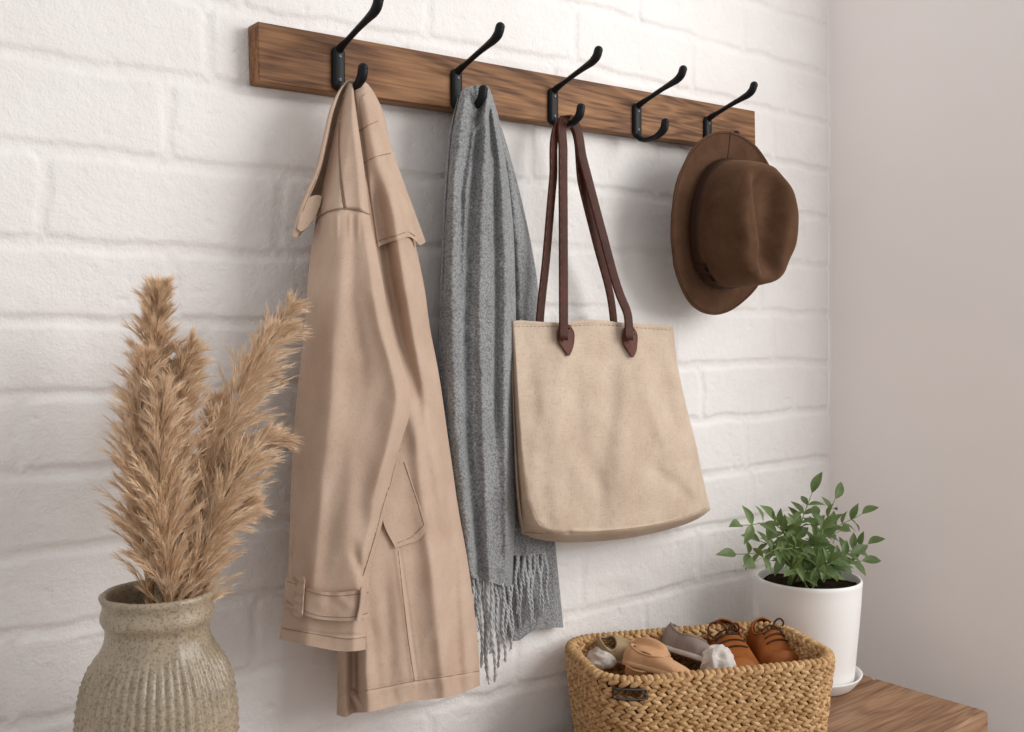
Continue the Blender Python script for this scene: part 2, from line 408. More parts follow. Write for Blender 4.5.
def hookpt(i,out,up): b=hooks[i][0]; return np.array([b.x,b.y-out,b.z+up])

# ---------------------------------------------------------------- draped cloth patches
def coons(top,bot,lef,rig,nu,nv):
    T=crom(top,nu); B=crom(bot,nu); Lc=crom(lef,nv); Rc=crom(rig,nv)
    u=np.linspace(0,1,nu)[None,:,None]; v=np.linspace(0,1,nv)[:,None,None]
    S=(1-v)*T[None]+v*B[None]+(1-u)*Lc[:,None]+u*Rc[:,None]-((1-u)*(1-v)*T[0]+u*(1-v)*T[-1]+(1-u)*v*B[0]+u*v*B[-1])
    return S[...,0],S[...,1]
def fold(px,py,path,amp,w,fade=30,kind='g'):
    p=np.asarray(path,float); o=np.argsort(p[:,1]); p=p[o]
    x=np.interp(py,p[:,1],p[:,0]); d=px-x; e=sstep(p[0,1]-fade,p[0,1]+fade*.4,py)*(1-sstep(p[-1,1]-fade*.4,p[-1,1]+fade,py))
    if kind=='g': f=np.exp(-(d/w)**2)
    elif kind=='r': f=np.where(d>0,np.exp(-(d/w)**2),np.exp(-(d/(w*3))**2))     # sharp right side
    elif kind=='l': f=np.where(d<0,np.exp(-(d/w)**2),np.exp(-(d/(w*3))**2))
    elif kind=='s': f=.5*(1+np.tanh(-d/w))
    return amp*f*e
def edge_round(d,w): t=np.clip(d/w,0,1); return np.sqrt(1-(1-t)**2)
def edge_soft(d,w): return np.sin(np.clip(d/w,0,1)*pi/2)
class Depth:                                   # rasterised front depth of a cloth so that seams and flaps can lie on it
    def __init__(s): s.a=np.full((760,1024),9.0)
    def put(s,px,py,y):
        for ox in (0,.5):
            for oy in (0,.5):
                xi=np.clip(np.round(px+ox-.25).astype(int),0,1023); yi=np.clip(np.round(py+oy-.25).astype(int)+20,0,759)
                np.minimum.at(s.a,(yi,xi),y)
    def get(s,px,py,sm=1):
        xi=np.clip(np.round(px).astype(int),3,1020); yi=np.clip(np.round(py).astype(int)+20,3,756)
        acc=np.full(np.shape(px),9.0)
        best=[]
        for ox in range(-sm,sm+1):
            for oy in range(-sm,sm+1): best.append(s.a[yi+oy,xi+ox])
        b=np.array(best); b=np.where(b>8,np.nan,b)
        with np.errstate(all='ignore'):
            import warnings; warnings.simplefilter('ignore'); r=np.nanmean(b,axis=0)
        return r
def fillnan(y):
    y=np.array(y,float)
    if y.ndim==1: 
        ok=~np.isnan(y); return np.interp(np.arange(len(y)),np.arange(len(y))[ok],y[ok]) if ok.any() else y+np.nan_to_num(0)
    for r in range(y.shape[0]):
        ok=~np.isnan(y[r])
        if ok.any(): y[r]=np.interp(np.arange(y.shape[1]),np.arange(y.shape[1])[ok],y[r][ok])
    for c in range(y.shape[1]):
        ok=~np.isnan(y[:,c])
        if ok.any(): y[:,c]=np.interp(np.arange(y.shape[0]),np.arange(y.shape[0])[ok],y[ok,c])
    return y
def sheet(name,px,py,yf,yb,mat,parent,mb=None,m=0):
    """closed cloth body: front surface depth yf, rear surface depth yb (arrays)"""
    nv,nu=px.shape; own=mb is None
    if own: mb=MB()
    A=P(px,py,yf); B=P(px,py,yf); 
    B=A.copy(); 
    dl_=np.maximum(px-px.min(axis=1,keepdims=True),0)
    room=np.minimum(np.minimum(dl_,(px.max(axis=1,keepdims=True)-px)*3),np.minimum(np.arange(nv)[:,None]*1.0,np.arange(nv)[::-1][:,None])*3.0)/620.0
    B[...,1]=np.maximum(np.minimum(np.maximum(yb,yf+.0008),yf+.0010+room),yf+.0008)   # rear surface, thin at the outline
    nf=nv*nu; q=gridq(nv,nu); q2=gridq(nv,nu,flip=True)+nf
    idx=np.arange(nf).reshape(nv,nu)
    loop=np.concatenate([idx[0,:],idx[1:,-1],idx[-1,-2::-1],idx[-2:0:-1,0]]); nx_=np.roll(loop,-1)
    A2,B2=A.reshape(-1,3),B.reshape(-1,3); nl=len(loop); ii=np.arange(nl)
    side=np.stack([(ii+1)%nl,ii,ii+nl,(ii+1)%nl+nl],-1)
    mb.add(np.concatenate([A2,B2]),np.concatenate([q,q2]),m=m); mb.add(np.concatenate([A2[loop],B2[loop]]),side,m=m)
    if own: return mb.build(name,mat,parent)
def stitch(mb,path,dm,n=None,r=.0005,off=.0002,m=1,dashed=False,lin=False):
    p=np.asarray(path,float); L=np.linalg.norm(np.diff(p,axis=0),axis=1).sum(); n=n or max(6,int(L/2.0))
    c=crom(p,n,lin); y=fillnan(dm.get(c[:,0],c[:,1],1)); pts=P(c[:,0],c[:,1],y-off)
    if dashed:
        for k in range(0,n-1,2): tube(mb,pts[k:k+2],r,4,m=m)
    else: tube(mb,pts,r,4,m=m)

# ---------------------------------------------------------------- trench coat
coat=thing('trench_coat','beige cotton trench coat hanging by its neck from the first black hook on the left','coat',tuple(V(350,82,-.06)))
CD=Depth(); CM=[MAT['coat'],MAT['coatthread']]
# body
px,py=coons([(349,82),(355,79.5),(361,80),(368,84)],
 [(337,715),(346,717),(354,713),(361.5,712.5),(369,712),(390,707),(412,701),(430,699.5),(450,696.6),(465,692),(480,685.5)],
 [(349,82),(346,112),(342,150),(338,200),(336,260),(330,400),(333,520),(338,620),(337.5,660),(337,715)],
 [(368,84),(373,91),(380,106),(391,145),(401,179),(409,212),(416,246),(425,291),(429.5,325),(438,369),(450,450),(460,516),(468,563),(475,615),(479,658),(480,685.5)],130,420)
W=px[:,-1:]-px[:,:1]; u=np.linspace(0,1,130)[None,:]; v=np.linspace(0,1,420)[:,None]
dl=px-px[:,:1]; dr=px[:,-1:]-px
T=np.interp(py,[80,100,130,250,420,600,715],[.018,.024,.026,.034,.040,.048,.052])
yE=np.interp(py,[80,110,250,500,715],[-.052,-.052,-.056,-.060,-.060])
y=yE-T*edge_soft(dl,8+.12*W)*edge_round(dr,14+.16*W)
y-=fold(px,py,[(366,95),(374,140),(392,215),(405,300),(416,420),(432,560),(445,690)],.013,9,60,'g')
y-=fold(px,py,[(395,190),(412,290),(424,400),(440,500)],.007,7,50,'g')
y+=fold(px,py,[(378,200),(392,290),(402,335),(414,385),(418,405)],.020,9,40,'g')
y+=fold(px,py,[(424,455),(430,500),(436,545)],.008,10,40,'g')
y+=fold(px,py,[(354,640),(355,716)],.034,7,25,'g')
y+=fold(px,py,[(371,620),(380,700)],.006,8,40,'g')
y-=fold(px,py,[(463,560),(470,690)],.007,8,60,'g')
y+=fold(px,py,[(452,500),(458,690)],.006,8,50,'g')
y+=fold(px,py,[(385,590),(392,700)],.005,8,50,'g')
y-=fold(px,py,[(425,600),(432,700)],.004,9,50,'g')
y-=fold(px,py,[(396,548),(404,604),(414,682)],.0016,3.0,10,'g')
y+=fold(px,py,[(399.5,548),(407.5,604),(417.5,682)],.0012,1.6,10,'g')
y-=.0022*vnoise(px,py*.30,26,31)+.0005*vnoise(px+py*.3,py*.4,9,32)+.0004*vnoise(px,py*.5,5,33)*sstep(560,700,py)
# hem step
hem=np.interp(px,[337,364.6,415,479,490],[697,691,681,671,668]); y-=.0011*sstep(-1,1.5,py-hem); y+=.0012*np.exp(-((py-hem)/1.6)**2)
y=np.minimum(y,-.03)
CD.put(px,py,y)
mb=MB(); sheet('',px,py,y,np.full_like(y,-.030)-0*y+np.where(py<130,-.016,0),None,None,mb)
stitch(mb,[(365,691),(390,686),(415,681),(447,676.5),(479,671)],CD,r=.0004)
stitch(mb,[(398,550),(404,604),(409,645),(414.5,681)],CD,r=.0005)
body=mb.build('body',CM,coat)
# storm flap over the far shoulder
px,py=coons([(360,100),(366,94),(374,92.5)],[(377,247.5),(387,243),(398,240),(410,237),(416,241),(420,245),(425.8,242)],
 [(360,100),(364,140),(369,190),(374,225),(377,247.5)],[(374,92.5),(381,106),(391,145),(403,180),(413,207),(425.8,242)],44,110)
yb_=fillnan(CD.get(np.clip(px,0,px.max()-0),py,2)); yb_=np.where(px>np.interp(py,[92,250],[370,412]),np.minimum(yb_,-.07),yb_)
k=np.ones(7)/7
for _ in range(2):
    yb_=np.apply_along_axis(lambda a:np.convolve(np.pad(a,3,'edge'),k,'valid'),1,yb_); yb_=np.apply_along_axis(lambda a:np.convolve(np.pad(a,3,'edge'),k,'valid'),0,yb_)
y=yb_-.0040*edge_round(px-px[:,:1],4)-.002*sstep(150,245,py)
CD.put(px,py,y)
mb=MB(); sheet('',px,py,y,y+.0030,None,None,mb)
stitch(mb,[(376,242),(387,238),(398,235),(409,232),(415,236)],CD,r=.0004)
stitch(mb,[(359,131),(369,125),(378,121)],CD,r=.0004); stitch(mb,[(363,163),(375,157),(391,153)],CD,r=.0004)
mb.build('storm_flap',CM,coat)
# pocket flap
px,py=coons([(398.5,452),(401,450),(403,452)],[(395.5,548),(407,544),(418,540),(429,527.5)],
 [(398.5,452),(391,482),(383,520),(395.5,548)],[(403,452),(411,478),(420,505),(429,527.5)],34,70)
y=fillnan(CD.get(px,py,2)); 
for _ in range(3): y=np.apply_along_axis(lambda a:np.convolve(np.pad(a,3,'edge'),k,'valid'),0,y); y=np.apply_along_axis(lambda a:np.convolve(np.pad(a,3,'edge'),k,'valid'),1,y)
y-=.0045; CD.put(px,py,y)
mb=MB(); sheet('',px,py,y,y+.0035,None,None,mb)
stitch(mb,[(404,462),(411,483),(418.5,505),(424,525),(412,537),(398,543)],CD,r=.0004,lin=True)
mb.build('pocket_flap',CM,coat)
# sleeve with shoulder
SL=[(348,83),(339,113),(331,150),(322.5,190),(316,222),(309,273),(305.5,320),(297,399),(292,470),(290,532),(288,576),(285,605),(279.6,639.5)]
SR=[(353,85),(359,131),(363.5,163),(369.5,213),(376.6,250),(384,290),(390,330),(402,363),(410.5,393),(410,411),(402,440),(391,480),(383,520),(375,550),(370,570),(368,600),(366,625),(365.6,649.6)]
px,py=coons([(348,83),(350,83),(353,85)],[(279.6,639.5),(297,643),(318,647.5),(345.6,651.5),(356,651),(365.6,649.6)],SL,SR,120,400)
W=px[:,-1:]-px[:,:1]; dl=px-px[:,:1]; dr=px[:,-1:]-px; u=dl/np.maximum(W,1)
yL=np.interp(py,[83,120,220,400,650],[-.062,-.064,-.064,-.070,-.080]); yR=np.interp(py,[83,120,220,330,390,450,650],[-.066,-.082,-.098,-.112,-.118,-.122,-.116])
T=np.interp(py,[83,130,220,300,400,560,650],[.010,.018,.028,.036,.040,.042,.038])
y=yL+(yR-yL)*u-T*edge_soft(dl,10+.22*W)*edge_round(dr,5+.10*W)
y-=fold(px,py,[(345,235),(338,300),(330,420),(322,520)],.006,12,60)
y+=fold(px,py,[(322,240),(318,330),(312,430)],.004,8,60)
y+=fold(px,py,[(352,225),(352,300),(362,360)],.0035,7,50)
y-=fold(px,py,[(372,290),(392,360),(398,400),(388,450),(372,500)],.006,8,50)
y+=fold(px,py,[(372,430),(378,400),(392,380)],.002,9,30)
y-=fold(px,py,[(352,470),(345,540)],.004,10,50); y+=fold(px,py,[(330,480),(326,560)],.003,8,40)
for i,(xx,ww) in enumerate(((322,2.5),(330,2.2),(337,2.2),(350,2.4),(358,2.5))):      # gathers under the yoke seam
    y-=.0016*np.exp(-((px-xx)/ww)**2)*sstep(212,217,py)*(1-sstep(222,252,py))
yk=np.interp(px,[312,316,327,344.6,358,369.5,376],[224,221,212,208.5,210,214.5,218])
y-=.0016*sstep(1.2,-1.2,py-yk); y+=.0022*np.exp(-((py-yk)/1.3)**2)
vs=np.interp(py,[90,120,145,180,209],[344,339.5,338.5,341,344.6]); y+=.0020*np.exp(-((px-vs)/1.2)**2)*sstep(88,95,py)*(1-sstep(207,210,py)); y-=.0016*sstep(0,1.5,px-vs)*(1-sstep(200,212,py))
y+=fold(px,py,[(389,486),(383,506),(374,540),(363,575)],.0022,1.6,8)
hem=np.interp(px,[279,300,330,366],[627,630,635,635.5]); y+=.0014*np.exp(-((py-hem)/1.4)**2)
# pinch above cuff
y-=fold(px,py,[(297,540),(293,574)],.003,5,20); y+=fold(px,py,[(355,552),(362,575)],.004,5,16)+fold(px,py,[(305,560),(306,577)],.003,4,12)
y+=fold(px,py,[(289,610),(300,618)],.004,4,6)
y-=.0022*vnoise(px,py*.3,26,41)+.0004*vnoise(px+py*.3,py*.4,9,42)
CD2=Depth(); CD2.put(px,py,y); CD.put(px,py,y)
yb=yL+(yR-yL)*u+.004
mb=MB(); sheet('',px,py,y,yb,None,None,mb)
stitch(mb,[(315.5,223),(321,215.5),(327,212),(336,209.3),(344.6,208.5),(358,210),(369.5,214.5)],CD2,r=.0008)
stitch(mb,[(344,94),(339.5,120),(338.5,145),(341,180),(344.6,208)],CD2,r=.0006)
stitch(mb,[(389,487),(383,506),(374,540),(363,576)],CD2,r=.0005)
stitch(mb,[(281.5,628),(300,631.5),(330,636.5),(350,639),(366,637)],CD2,r=.0004)
sleeve=mb.build('sleeve',CM,coat)
# cuff strap and loops
px,py=coons([(286,577.5),(296,581),(306,587),(320,591),(333,592.8),(350,591.5),(370.5,588.5)],
            [(284.2,604.5),(294,610.5),(304,615),(318,619),(333,620.5),(352,620.8),(369,616.5)],
            [(286,577.5),(284.2,604.5)],[(370.5,588.5),(369,616.5)],90,26)
base=fillnan(CD2.get(np.clip(px,288,365),py,3)); 
for _ in range(4): base=np.apply_along_axis(lambda a:np.convolve(np.pad(a,3,'edge'),k,'valid'),1,base); base=np.apply_along_axis(lambda a:np.convolve(np.pad(a,3,'edge'),k,'valid'),0,base)
y=base-.0080; y-=.001*vnoise(px,py,9,51)
CD3=Depth(); CD3.put(px,py,y)
mb=MB(); sheet('',px,py,y,y+.0070,None,None,mb)
stitch(mb,[(287.5,581),(297,585),(307,590.5),(320,594.5),(333,596),(350,595),(369,592)],CD3,r=.0004); stitch(mb,[(286,601),(295,606.5),(305,611),(318,615.5),(333,617),(352,617),(368,613)],CD3,r=.0004)
mb.build('cuff_strap',CM,sleeve)
for (a,b) in ((([(296,576),(299,574),(303,575),(305.5,579)],[(292.5,613),(296,616.5),(300,617.5),(303,615)]),([(296,576),(295.5,590),(292.5,613)],[(305.5,579),(304,597),(303,615)])),
              (([(360.5,588),(364,587),(367,589)],[(356.5,619.5),(358.5,622),(361.5,621)]),([(360.5,588),(359.5,604),(356.5,619.5)],[(367,589),(364,604),(361.5,621)]))):
    px,py=coons(a[0],a[1],b[0],b[1],12,30); y=fillnan(CD3.get(px,np.clip(py,592,612),2))-.0062-.0022*edge_round(px-px[:,:1],3)*edge_round(px[:,-1:]-px,3)
    mb=MB(); sheet('',px,py,y,y+.0075,None,None,mb); mb.build('belt_loop',CM,sleeve)
# collar with rolled outer edge, folded back to the left
px,py=coons([(346,81.5),(348,80),(352,79.5),(357,82)],[(292.3,234),(294.5,237),(299,236.5),(303,231)],
 [(346,81.5),(338,92),(331,107),(322.5,142),(315.5,170),(303.5,199),(296,220),(292.3,234)],[(357,82),(351,86),(344,100),(339,130),(333,165),(324,200),(313,221),(303,231)],40,180)
dl=px-px[:,:1]; W=px[:,-1:]-px[:,:1]; u=dl/np.maximum(W,1)
y0=np.interp(py,[80,110,170,237],[-.066,-.076,-.080,-.072]); 
rim=np.interp(py,[80,110,200,237],[2.5,4.0,4.0,5])
y=y0-.003*edge_round(dl,2.5)+np.interp(py,[80,95,130,200,237],[.0,.022,.044,.040,.010])*sstep(rim,rim+1.6,dl)
y-=.0008*vnoise(px,py,12,61)
CD4=Depth(); CD4.put(px,py,y)
mb=MB(); sheet('',px,py,y,y+.004,None,None,mb)
stitch(mb,[(345,87),(334.5,108),(326.5,142),(319.5,170),(307.5,199),(299,221)],CD4,r=.0003)
mb.build('collar',CM,coat)
px,py=coons([(305,200),(311,196.5),(318,195),(322,196)],[(297,228),(301,231.5),(305,229),(315,218)],[(305,200),(300,213),(297,228)],[(322,196),(320,205),(315,218)],24,30)
y=np.interp(px,[295,322],[-.078,-.074])-.002*edge_round(px-px[:,:1],4)
mb=MB(); sheet('',px,py,y,y+.003,None,None,mb); mb.build('lapel',CM,coat)

# ---------------------------------------------------------------- scarf
scarf=thing('scarf','long grey wool scarf with fringed ends draped over the second hook from the left','scarf',tuple(V(475,92,-.055)))
def drape(name,top,bot,lef,rig,nu,nv,yfun,back,frindge=None):
    px,py=coons(top,bot,lef,rig,nu,nv); y=yfun(px,py,px-px[:,:1],px[:,-1:]-px,px[:,-1:]-px[:,:1])
    y=y-.0012*vnoise(px,py*.5,6,71)-.0006*vnoise(px,py,3,72)
    yb=back(py) if callable(back) else np.full_like(y,back)
    sheet_o=sheet(name,px,py,y,yb,MAT['scarf'],scarf); return px,py,y
def yfront(px,py,dl,dr,W):
    T=np.interp(py,[88,105,120,200,400,590],[.022,.030,.028,.028,.030,.026]); E=np.interp(py,[88,120,250,590],[-.052,-.046,-.036,-.034])
    y=E-T*edge_round(dl,6+.25*W)*edge_round(dr,5+.2*W)
    for path,a,w in (([(463,105),(453,180),(452,300),(455,420),(470,560)],.008,6),([(479,130),(470,220),(466,340),(468,450),(480,570)],-.009,4),
        ([(486,120),(483,200),(480,320),(484,450),(490,580)],.009,5),([(490,118),(495,160),(496,300),(496,420)],-.008,3),([(494,112),(502,170),(506,260),(505,420),(507,560)],.008,4),
        ([(473,112),(462,190),(460,280)],-.006,3)):
        y-=fold(px,py,path,a,w,50)
    y+=.006*np.exp(-((px-(486-(py-92)*.30))/2.2)**2)*sstep(92,98,py)*(1-sstep(118,135,py))
    y-=.005*np.exp(-((px-(492-(py-92)*.35))/3.5)**2)*sstep(90,95,py)*(1-sstep(120,140,py))
    y+=.006*np.exp(-((px-(489+(py-105)*.03))/1.8)**2)*sstep(104,112,py)*(1-sstep(150,190,py))
    return y
def edge_b(px_,n=1): return px_
fx,fy,fyy=drape('front_drape',[(459,96),(464,89),(472,86),(481,85),(488,86.5),(491,92)],
 [(462,574),(471,577),(480,580),(490,582),(500,585),(512,587)],
 [(459,96),(452.5,119),(445,189),(441,277),(440,400),(447,500),(462,574)],
 [(491,92),(498,124),(506,165),(512,211),(515.5,290),(516,400),(516,502),(512,587)],110,300,yfront,lambda p: np.interp(p,[85,130,590],[-.040,-.030,-.028]))
def ymid(px,py,dl,dr,W):
    y=np.interp(py,[95,130,300,560],[-.052,-.036,-.021,-.021])-.009*edge_round(dl,10)*edge_round(dr,4+.15*W)
    y-=fold(px,py,[(510,180),(520,280),(523,400),(528,540)],.005,5,60); y+=fold(px,py,[(504,150),(514,260),(516,400),(519,550)],.004,4,60); return y
mx_,my_,myy=drape('middle_drape',[(484,92),(488,90),(492,94)],[(505,553),(518,556),(532,556),(547,553)],[(484,92),(490,160),(496,300),(500,450),(505,553)],
 [(492,94),(501,126),(511,167),(522,215),(530,250),(535,320),(540,450),(547,553)],60,220,ymid,lambda p: np.interp(p,[92,130,600],[-.040,-.021,-.016]))
def yrear(px,py,dl,dr,W):
    y=np.interp(py,[95,130,300,560],[-.045,-.026,-.012,-.012])-.007*edge_round(dl,10)*edge_round(dr,4+.15*W)
    y-=fold(px,py,[(552,500),(556,620)],.003,4,60); return y
drape('rear_drape',[(483,97),(487,95),(490,97)],[(510,641),(520,640),(528,634),(536.6,629.5),(550,628),(563.5,627.5)],[(483,97),(486,160),(492,300),(500,450),(510,641)],
 [(490,97),(502,129),(513,166),(524,210),(531,243),(537.5,283),(540,330),(546,450),(555,541),(563.5,627.5)],60,240,yrear,lambda p: np.interp(p,[92,130,700],[-.036,-.014,-.0045]))
def tassel(px,py,ln,y0,sway):
    mb=MB(); n=46; t=np.linspace(0,1,n); L=ln
    x=px+sway*t+1.1*np.sin(t*9+px); yy=py+L*t; y=y0+.003*np.sin(t*7+px*2)
    base=P(x,yy,y); w=.0016
    for ph in (0,pi):
        tw=t*38+ph+px
        c=base+np.stack([np.cos(tw)*w*.62,np.sin(tw)*w*.62,0*t],-1)
        tube(mb,c,[.0016,.0017,.0016,.0015,.0013,.0007],6)
    ball(mb,base[-6],(.0020,.0020,.0024),nu=8,nv=6)
    for q in range(3):
        e=base[-6]; tube(mb,[e,e+[random.uniform(-.003,.003),random.uniform(-.003,.003),-.005],e+[random.uniform(-.005,.005),random.uniform(-.004,.004),-.011]],.0004,4)
    mb.build('tassel',MAT['fringe'],scarf)
for x,l,s in ((472,92,2),(475.5,70,-1),(479,96,3),(482,112,6),(485,80,3),(488,100,-1),(490.5,108,4),(493.5,78,-2),(497,92,1),(500,64,3),(502.5,84,2),(505.5,60,1),(508,54,2),(511,70,1),(477,58,2),(495,60,3)):
    tassel(x,np.interp(x,fx[-1],fy[-1])-2,l-6,np.interp(x,fx[-1],fyy[-1])+.0015+random.uniform(0,.012),s)
for x,l,s in ((516,66,1),(519,80,2),(522.5,58,3),(525,72,4),(528,78,2),(531,60,0),(534,74,-3),(537.5,62,4),(541,70,1),(545,60,3)):
    tassel(x,np.interp(x,mx_[-1],my_[-1])-2,l-6,np.interp(x,mx_[-1],myy[-1])+.0005,s)

# ---------------------------------------------------------------- tote bag
bag=thing('tote_bag','natural linen tote bag with dark brown leather straps hanging on the middle hook','bag',tuple(V(565,120,-.06)))
top=[(510,322.5),(517,320.5),(530,321),(545,322),(560,322.5),(575,321),(590,319.5),(605,320.5),(621,322.5),(640,323.5),(673,325.5)]
bot=[(522,533),(533,538),(546,540.5),(565,542.3),(585,542),(605,540.8),(624,538.8),(648,534.5),(670.6,529),(690,522.5),(701,517),(710.4,510)]
lef=[(510,322.5),(511,350),(513.3,424),(517,500),(519,520),(522,533)]
rig=[(673,325.5),(677.5,364),(688,413),(695,440),(699.5,461),(705,487),(710.4,510)]
px,py=coons(top,bot,lef,rig,210,260); W=px[:,-1:]-px[:,:1]; dl=px-px[:,:1]; dr=px[:,-1:]-px
v=np.linspace(0,1,260)[:,None]; u=np.linspace(0,1,210)[None,:]
botrow=py[-1:,:]; db=(1-v)*208
wl=np.interp(py,[322,345,400,450,500,520,540],[3,4,5.5,7,10,17,30]); wb=np.interp(px,[522,569,600,660,711],[14,11.5,10,8,5])
seam=np.clip(dl/wl,0,1)                         # 0 at the outline, 1 on the front panel
yBack=np.interp(py,[322,540],[-.047,-.040])
front=np.interp(py,[320,345,400,470,530,545],[.010,.014,.026,.040,.050,.050])
bs=np.clip(db/wb,0,1)
sm_=np.clip(dl/(wl*1.35),0,1); sm_=1-(1-sm_)**2
y=yBack-front*sm_*edge_round(dr,12)*(.30+.70*(1-(1-bs)**2))
y-=.012*np.sin(pi*np.clip(u,0,1))**1.0*np.sin(pi*np.clip(v*.92+.04,0,1))*.9
for path,a,w in (([(565,360),(558,420),(552,480),(560,520)],.004,9),([(632,360),(626,420),(620,470)],.006,13),([(612,350),(607,420),(596,500)],-.0045,11),([(545,400),(536,460),(532,510)],.004,8),
   ([(575,390),(582,450),(600,490)],-.003,8),([(655,350),(668,400),(680,440)],-.004,9),([(640,350),(650,400),(668,450)],.004,8),([(660,470),(690,500)],-.003,9),([(524,330),(530,380),(540,430)],-.003,8)):
    y-=fold(px,py,path,a*1.25,w*1.2,45)
y-=.0022*vnoise(px,py*.7,30,81)+.0004*vnoise(px,py,11,82)
y-=.0010*(1-sstep(2.5,4,py-py[:1,:]))                # hemmed top edge
seamx=px[:,:1]+wl; y-=.0010*np.exp(-((px-seamx)/1.3)**2)*sstep(340,360,py)*(db>wb)
y-=.0009*np.exp(-((db-wb)/1.3)**2)*(px>567)
y+=.003*np.exp(-((px-569)/3.5)**2-((py-532)/3)**2)
BD=Depth(); BD.put(px,py,y)
mb=MB(); sheet('',px,py,y,yBack+.002*np.sin(pi*u)*np.sin(pi*v)+0*px,None,None,mb)
stitch(mb,[(514,326),(545,326.5),(575,325.5),(605,325),(640,328),(671,330)],BD,r=.00035,dashed=True)
lines=[(px[i,0]+wl[i,0],py[i,0]) for i in range(40,232,12)]
stitch(mb,lines,BD,r=.0004)
stitch(mb,[(524,532.5),(546,533.5),(569,531.5)],BD,r=.0005)
stitch(mb,[(569,531.5),(585,532),(605,530.8),(624,529),(648,526),(670.6,521),(690,515),(706,508)],BD,r=.0004)
mb.build('bag_body',[MAT['canvas'],MAT['canvas_thread']],bag)
# inner rear panel edge, just behind the opening
def strap_path(pts): return np.array([P(a,b,c) for a,b,c in pts])
hp=hookpt(2,.024,-H+.002)
def handle(pts,w,parent,lab):
    mb=MB(); c=crom(strap_path(pts),90)
    wv=np.array([CA,SA,0]); up=np.array([0,-1,0])
    k_=len(c); tg=np.gradient(c,axis=0); tg/=np.linalg.norm(tg,axis=1)[:,None]
    # strap width direction: mostly along the wall, turning over the hook
    ref=np.array([1.0,-.12,0]); B=ref-tg*(tg@ref)[:,None]; nb=np.linalg.norm(B,axis=1)[:,None]
    over=1-sstep(.25,.6,nb); alt=np.array([0,1.0,0]); B2=alt-tg*(tg@alt)[:,None]; B2/=np.linalg.norm(B2,axis=1)[:,None]
    B=B/np.maximum(nb,1e-6); B=B*(1-over)+B2*over; B/=np.linalg.norm(B,axis=1)[:,None]; N=np.cross(B,tg)
    th=np.linspace(0,2*pi,12,endpoint=False); sg=lambda a:np.sign(a)*np.abs(a)**.4
    ring=c[:,None]+B[:,None]*(sg(np.cos(th))*w/2)[None,:,None]+N[:,None]*(sg(np.sin(th))*.0016)[None,:,None]
    v=np.concatenate([ring.reshape(-1,3),c[:1],c[-1:]]); a=np.arange(12); b=(a+1)%12
    mb.add(v,gridq(k_,12,True),np.concatenate([np.stack([b,a,np.full(12,k_*12)],-1),np.stack([(k_-1)*12+a,(k_-1)*12+b,np.full(12,k_*12+1)],-1)]))
    for s in (-1,1):
        for d in (-1,1): 
            q=c+B*(s*w*.36)+N*(d*.0016)
            for j in range(1,k_-2,2): tube(mb,q[j:j+2],.0003,4,m=1)
    o=mb.build('handle',[MAT['strap'],MAT['thread']],parent); 
    if lab: o['label']=lab
# rear handle
handle([(539,334,-.053),(540,318,-.053),(546,260,-.053),(553,180,-.056),(559,124,-.057),(563,118.5,-.0575),(568,121,-.0575),(582,185,-.052),(597,245,-.047),(611,300,-.043),(613.5,320,-.042),(614,334,-.041)],.0125,bag,None)
# front handle
handle([(563.5,340,-.074),(563.5,318,-.071),(563.2,220,-.067),(563.0,150,-.064),(563.5,121,-.0615),(567,116.5,-.0605),(572.5,121,-.060),(583,160,-.061),(602,232,-.064),(620,295,-.068),(627.5,314,-.070),(629,340,-.074)],.0145,bag,None)
for (x,yt,yb2,w,tip) in ((565.5,325,355.5,8.3,(568.5,356)),(629.5,327,357,7.5,(632.5,357.5))):
    px,py=coons([(x-w*.55,yt),(x,yt-1),(x+w*.55,yt)],[(tip[0]-1.5,tip[1]-1),(tip[0],tip[1]),(tip[0]+1.5,tip[1]-1)],
       [(x-w*.55,yt),(x-w+.5,yt+6),(x-w+1.5,yt+18),(tip[0]-5,yb2-6),(tip[0]-1.5,tip[1]-1)],[(x+w*.55,yt),(x+w,yt+6),(x+w+.3,yt+18),(tip[0]+4,yb2-6),(tip[0]+1.5,tip[1]-1)],18,30)
    y=fillnan(BD.get(px,py,2))-.0035; y-=.0012*edge_round(px-px[:,:1],2)*edge_round(px[:,-1:]-px,2)-.0012
    td=Depth(); td.put(px,py,y-.001); mb=MB(); sheet('',px,py,y-.001,y+.003,None,None,mb)
    L_=[(px[i,2]+.3,py[i,2]) for i in range(2,28,3)]; R_=[(px[i,-3]-.3,py[i,-3]) for i in range(2,28,3)]
    stitch(mb,L_,td,r=.00035,m=1,dashed=True); stitch(mb,R_,td,r=.00035,m=1,dashed=True)
    c=P(x,yt+2,float(y[2,9])-.002); th=np.linspace(0,2*pi,20); rx=.0095
    tube(mb,[c+[-.0075,0,-.001],c+[-.003,-.002,0],c+[.003,-.002,0],c+[.0075,0,-.001]],.0022,8,m=0,smoothn=10)
    mb.build('strap_tab',[MAT['tab'],MAT['thread']],bag)

# ---------------------------------------------------------------- hat
hc=V(720,224,-.073)
hat=thing('fedora_hat','brown felt fedora hanging by its brim from the last hook on the right','hat',tuple(hc))
def hat_frame():
    tx=math.radians(HTX); tz=math.radians(HTZ)       # tilt of the crown axis
    M=Matrix.Rotation(tz,3,'Z')@Matrix.Rotation(tx,3,'X'); return np.array(M)
HTX=5; HTZ=-1; HM=hat_frame()
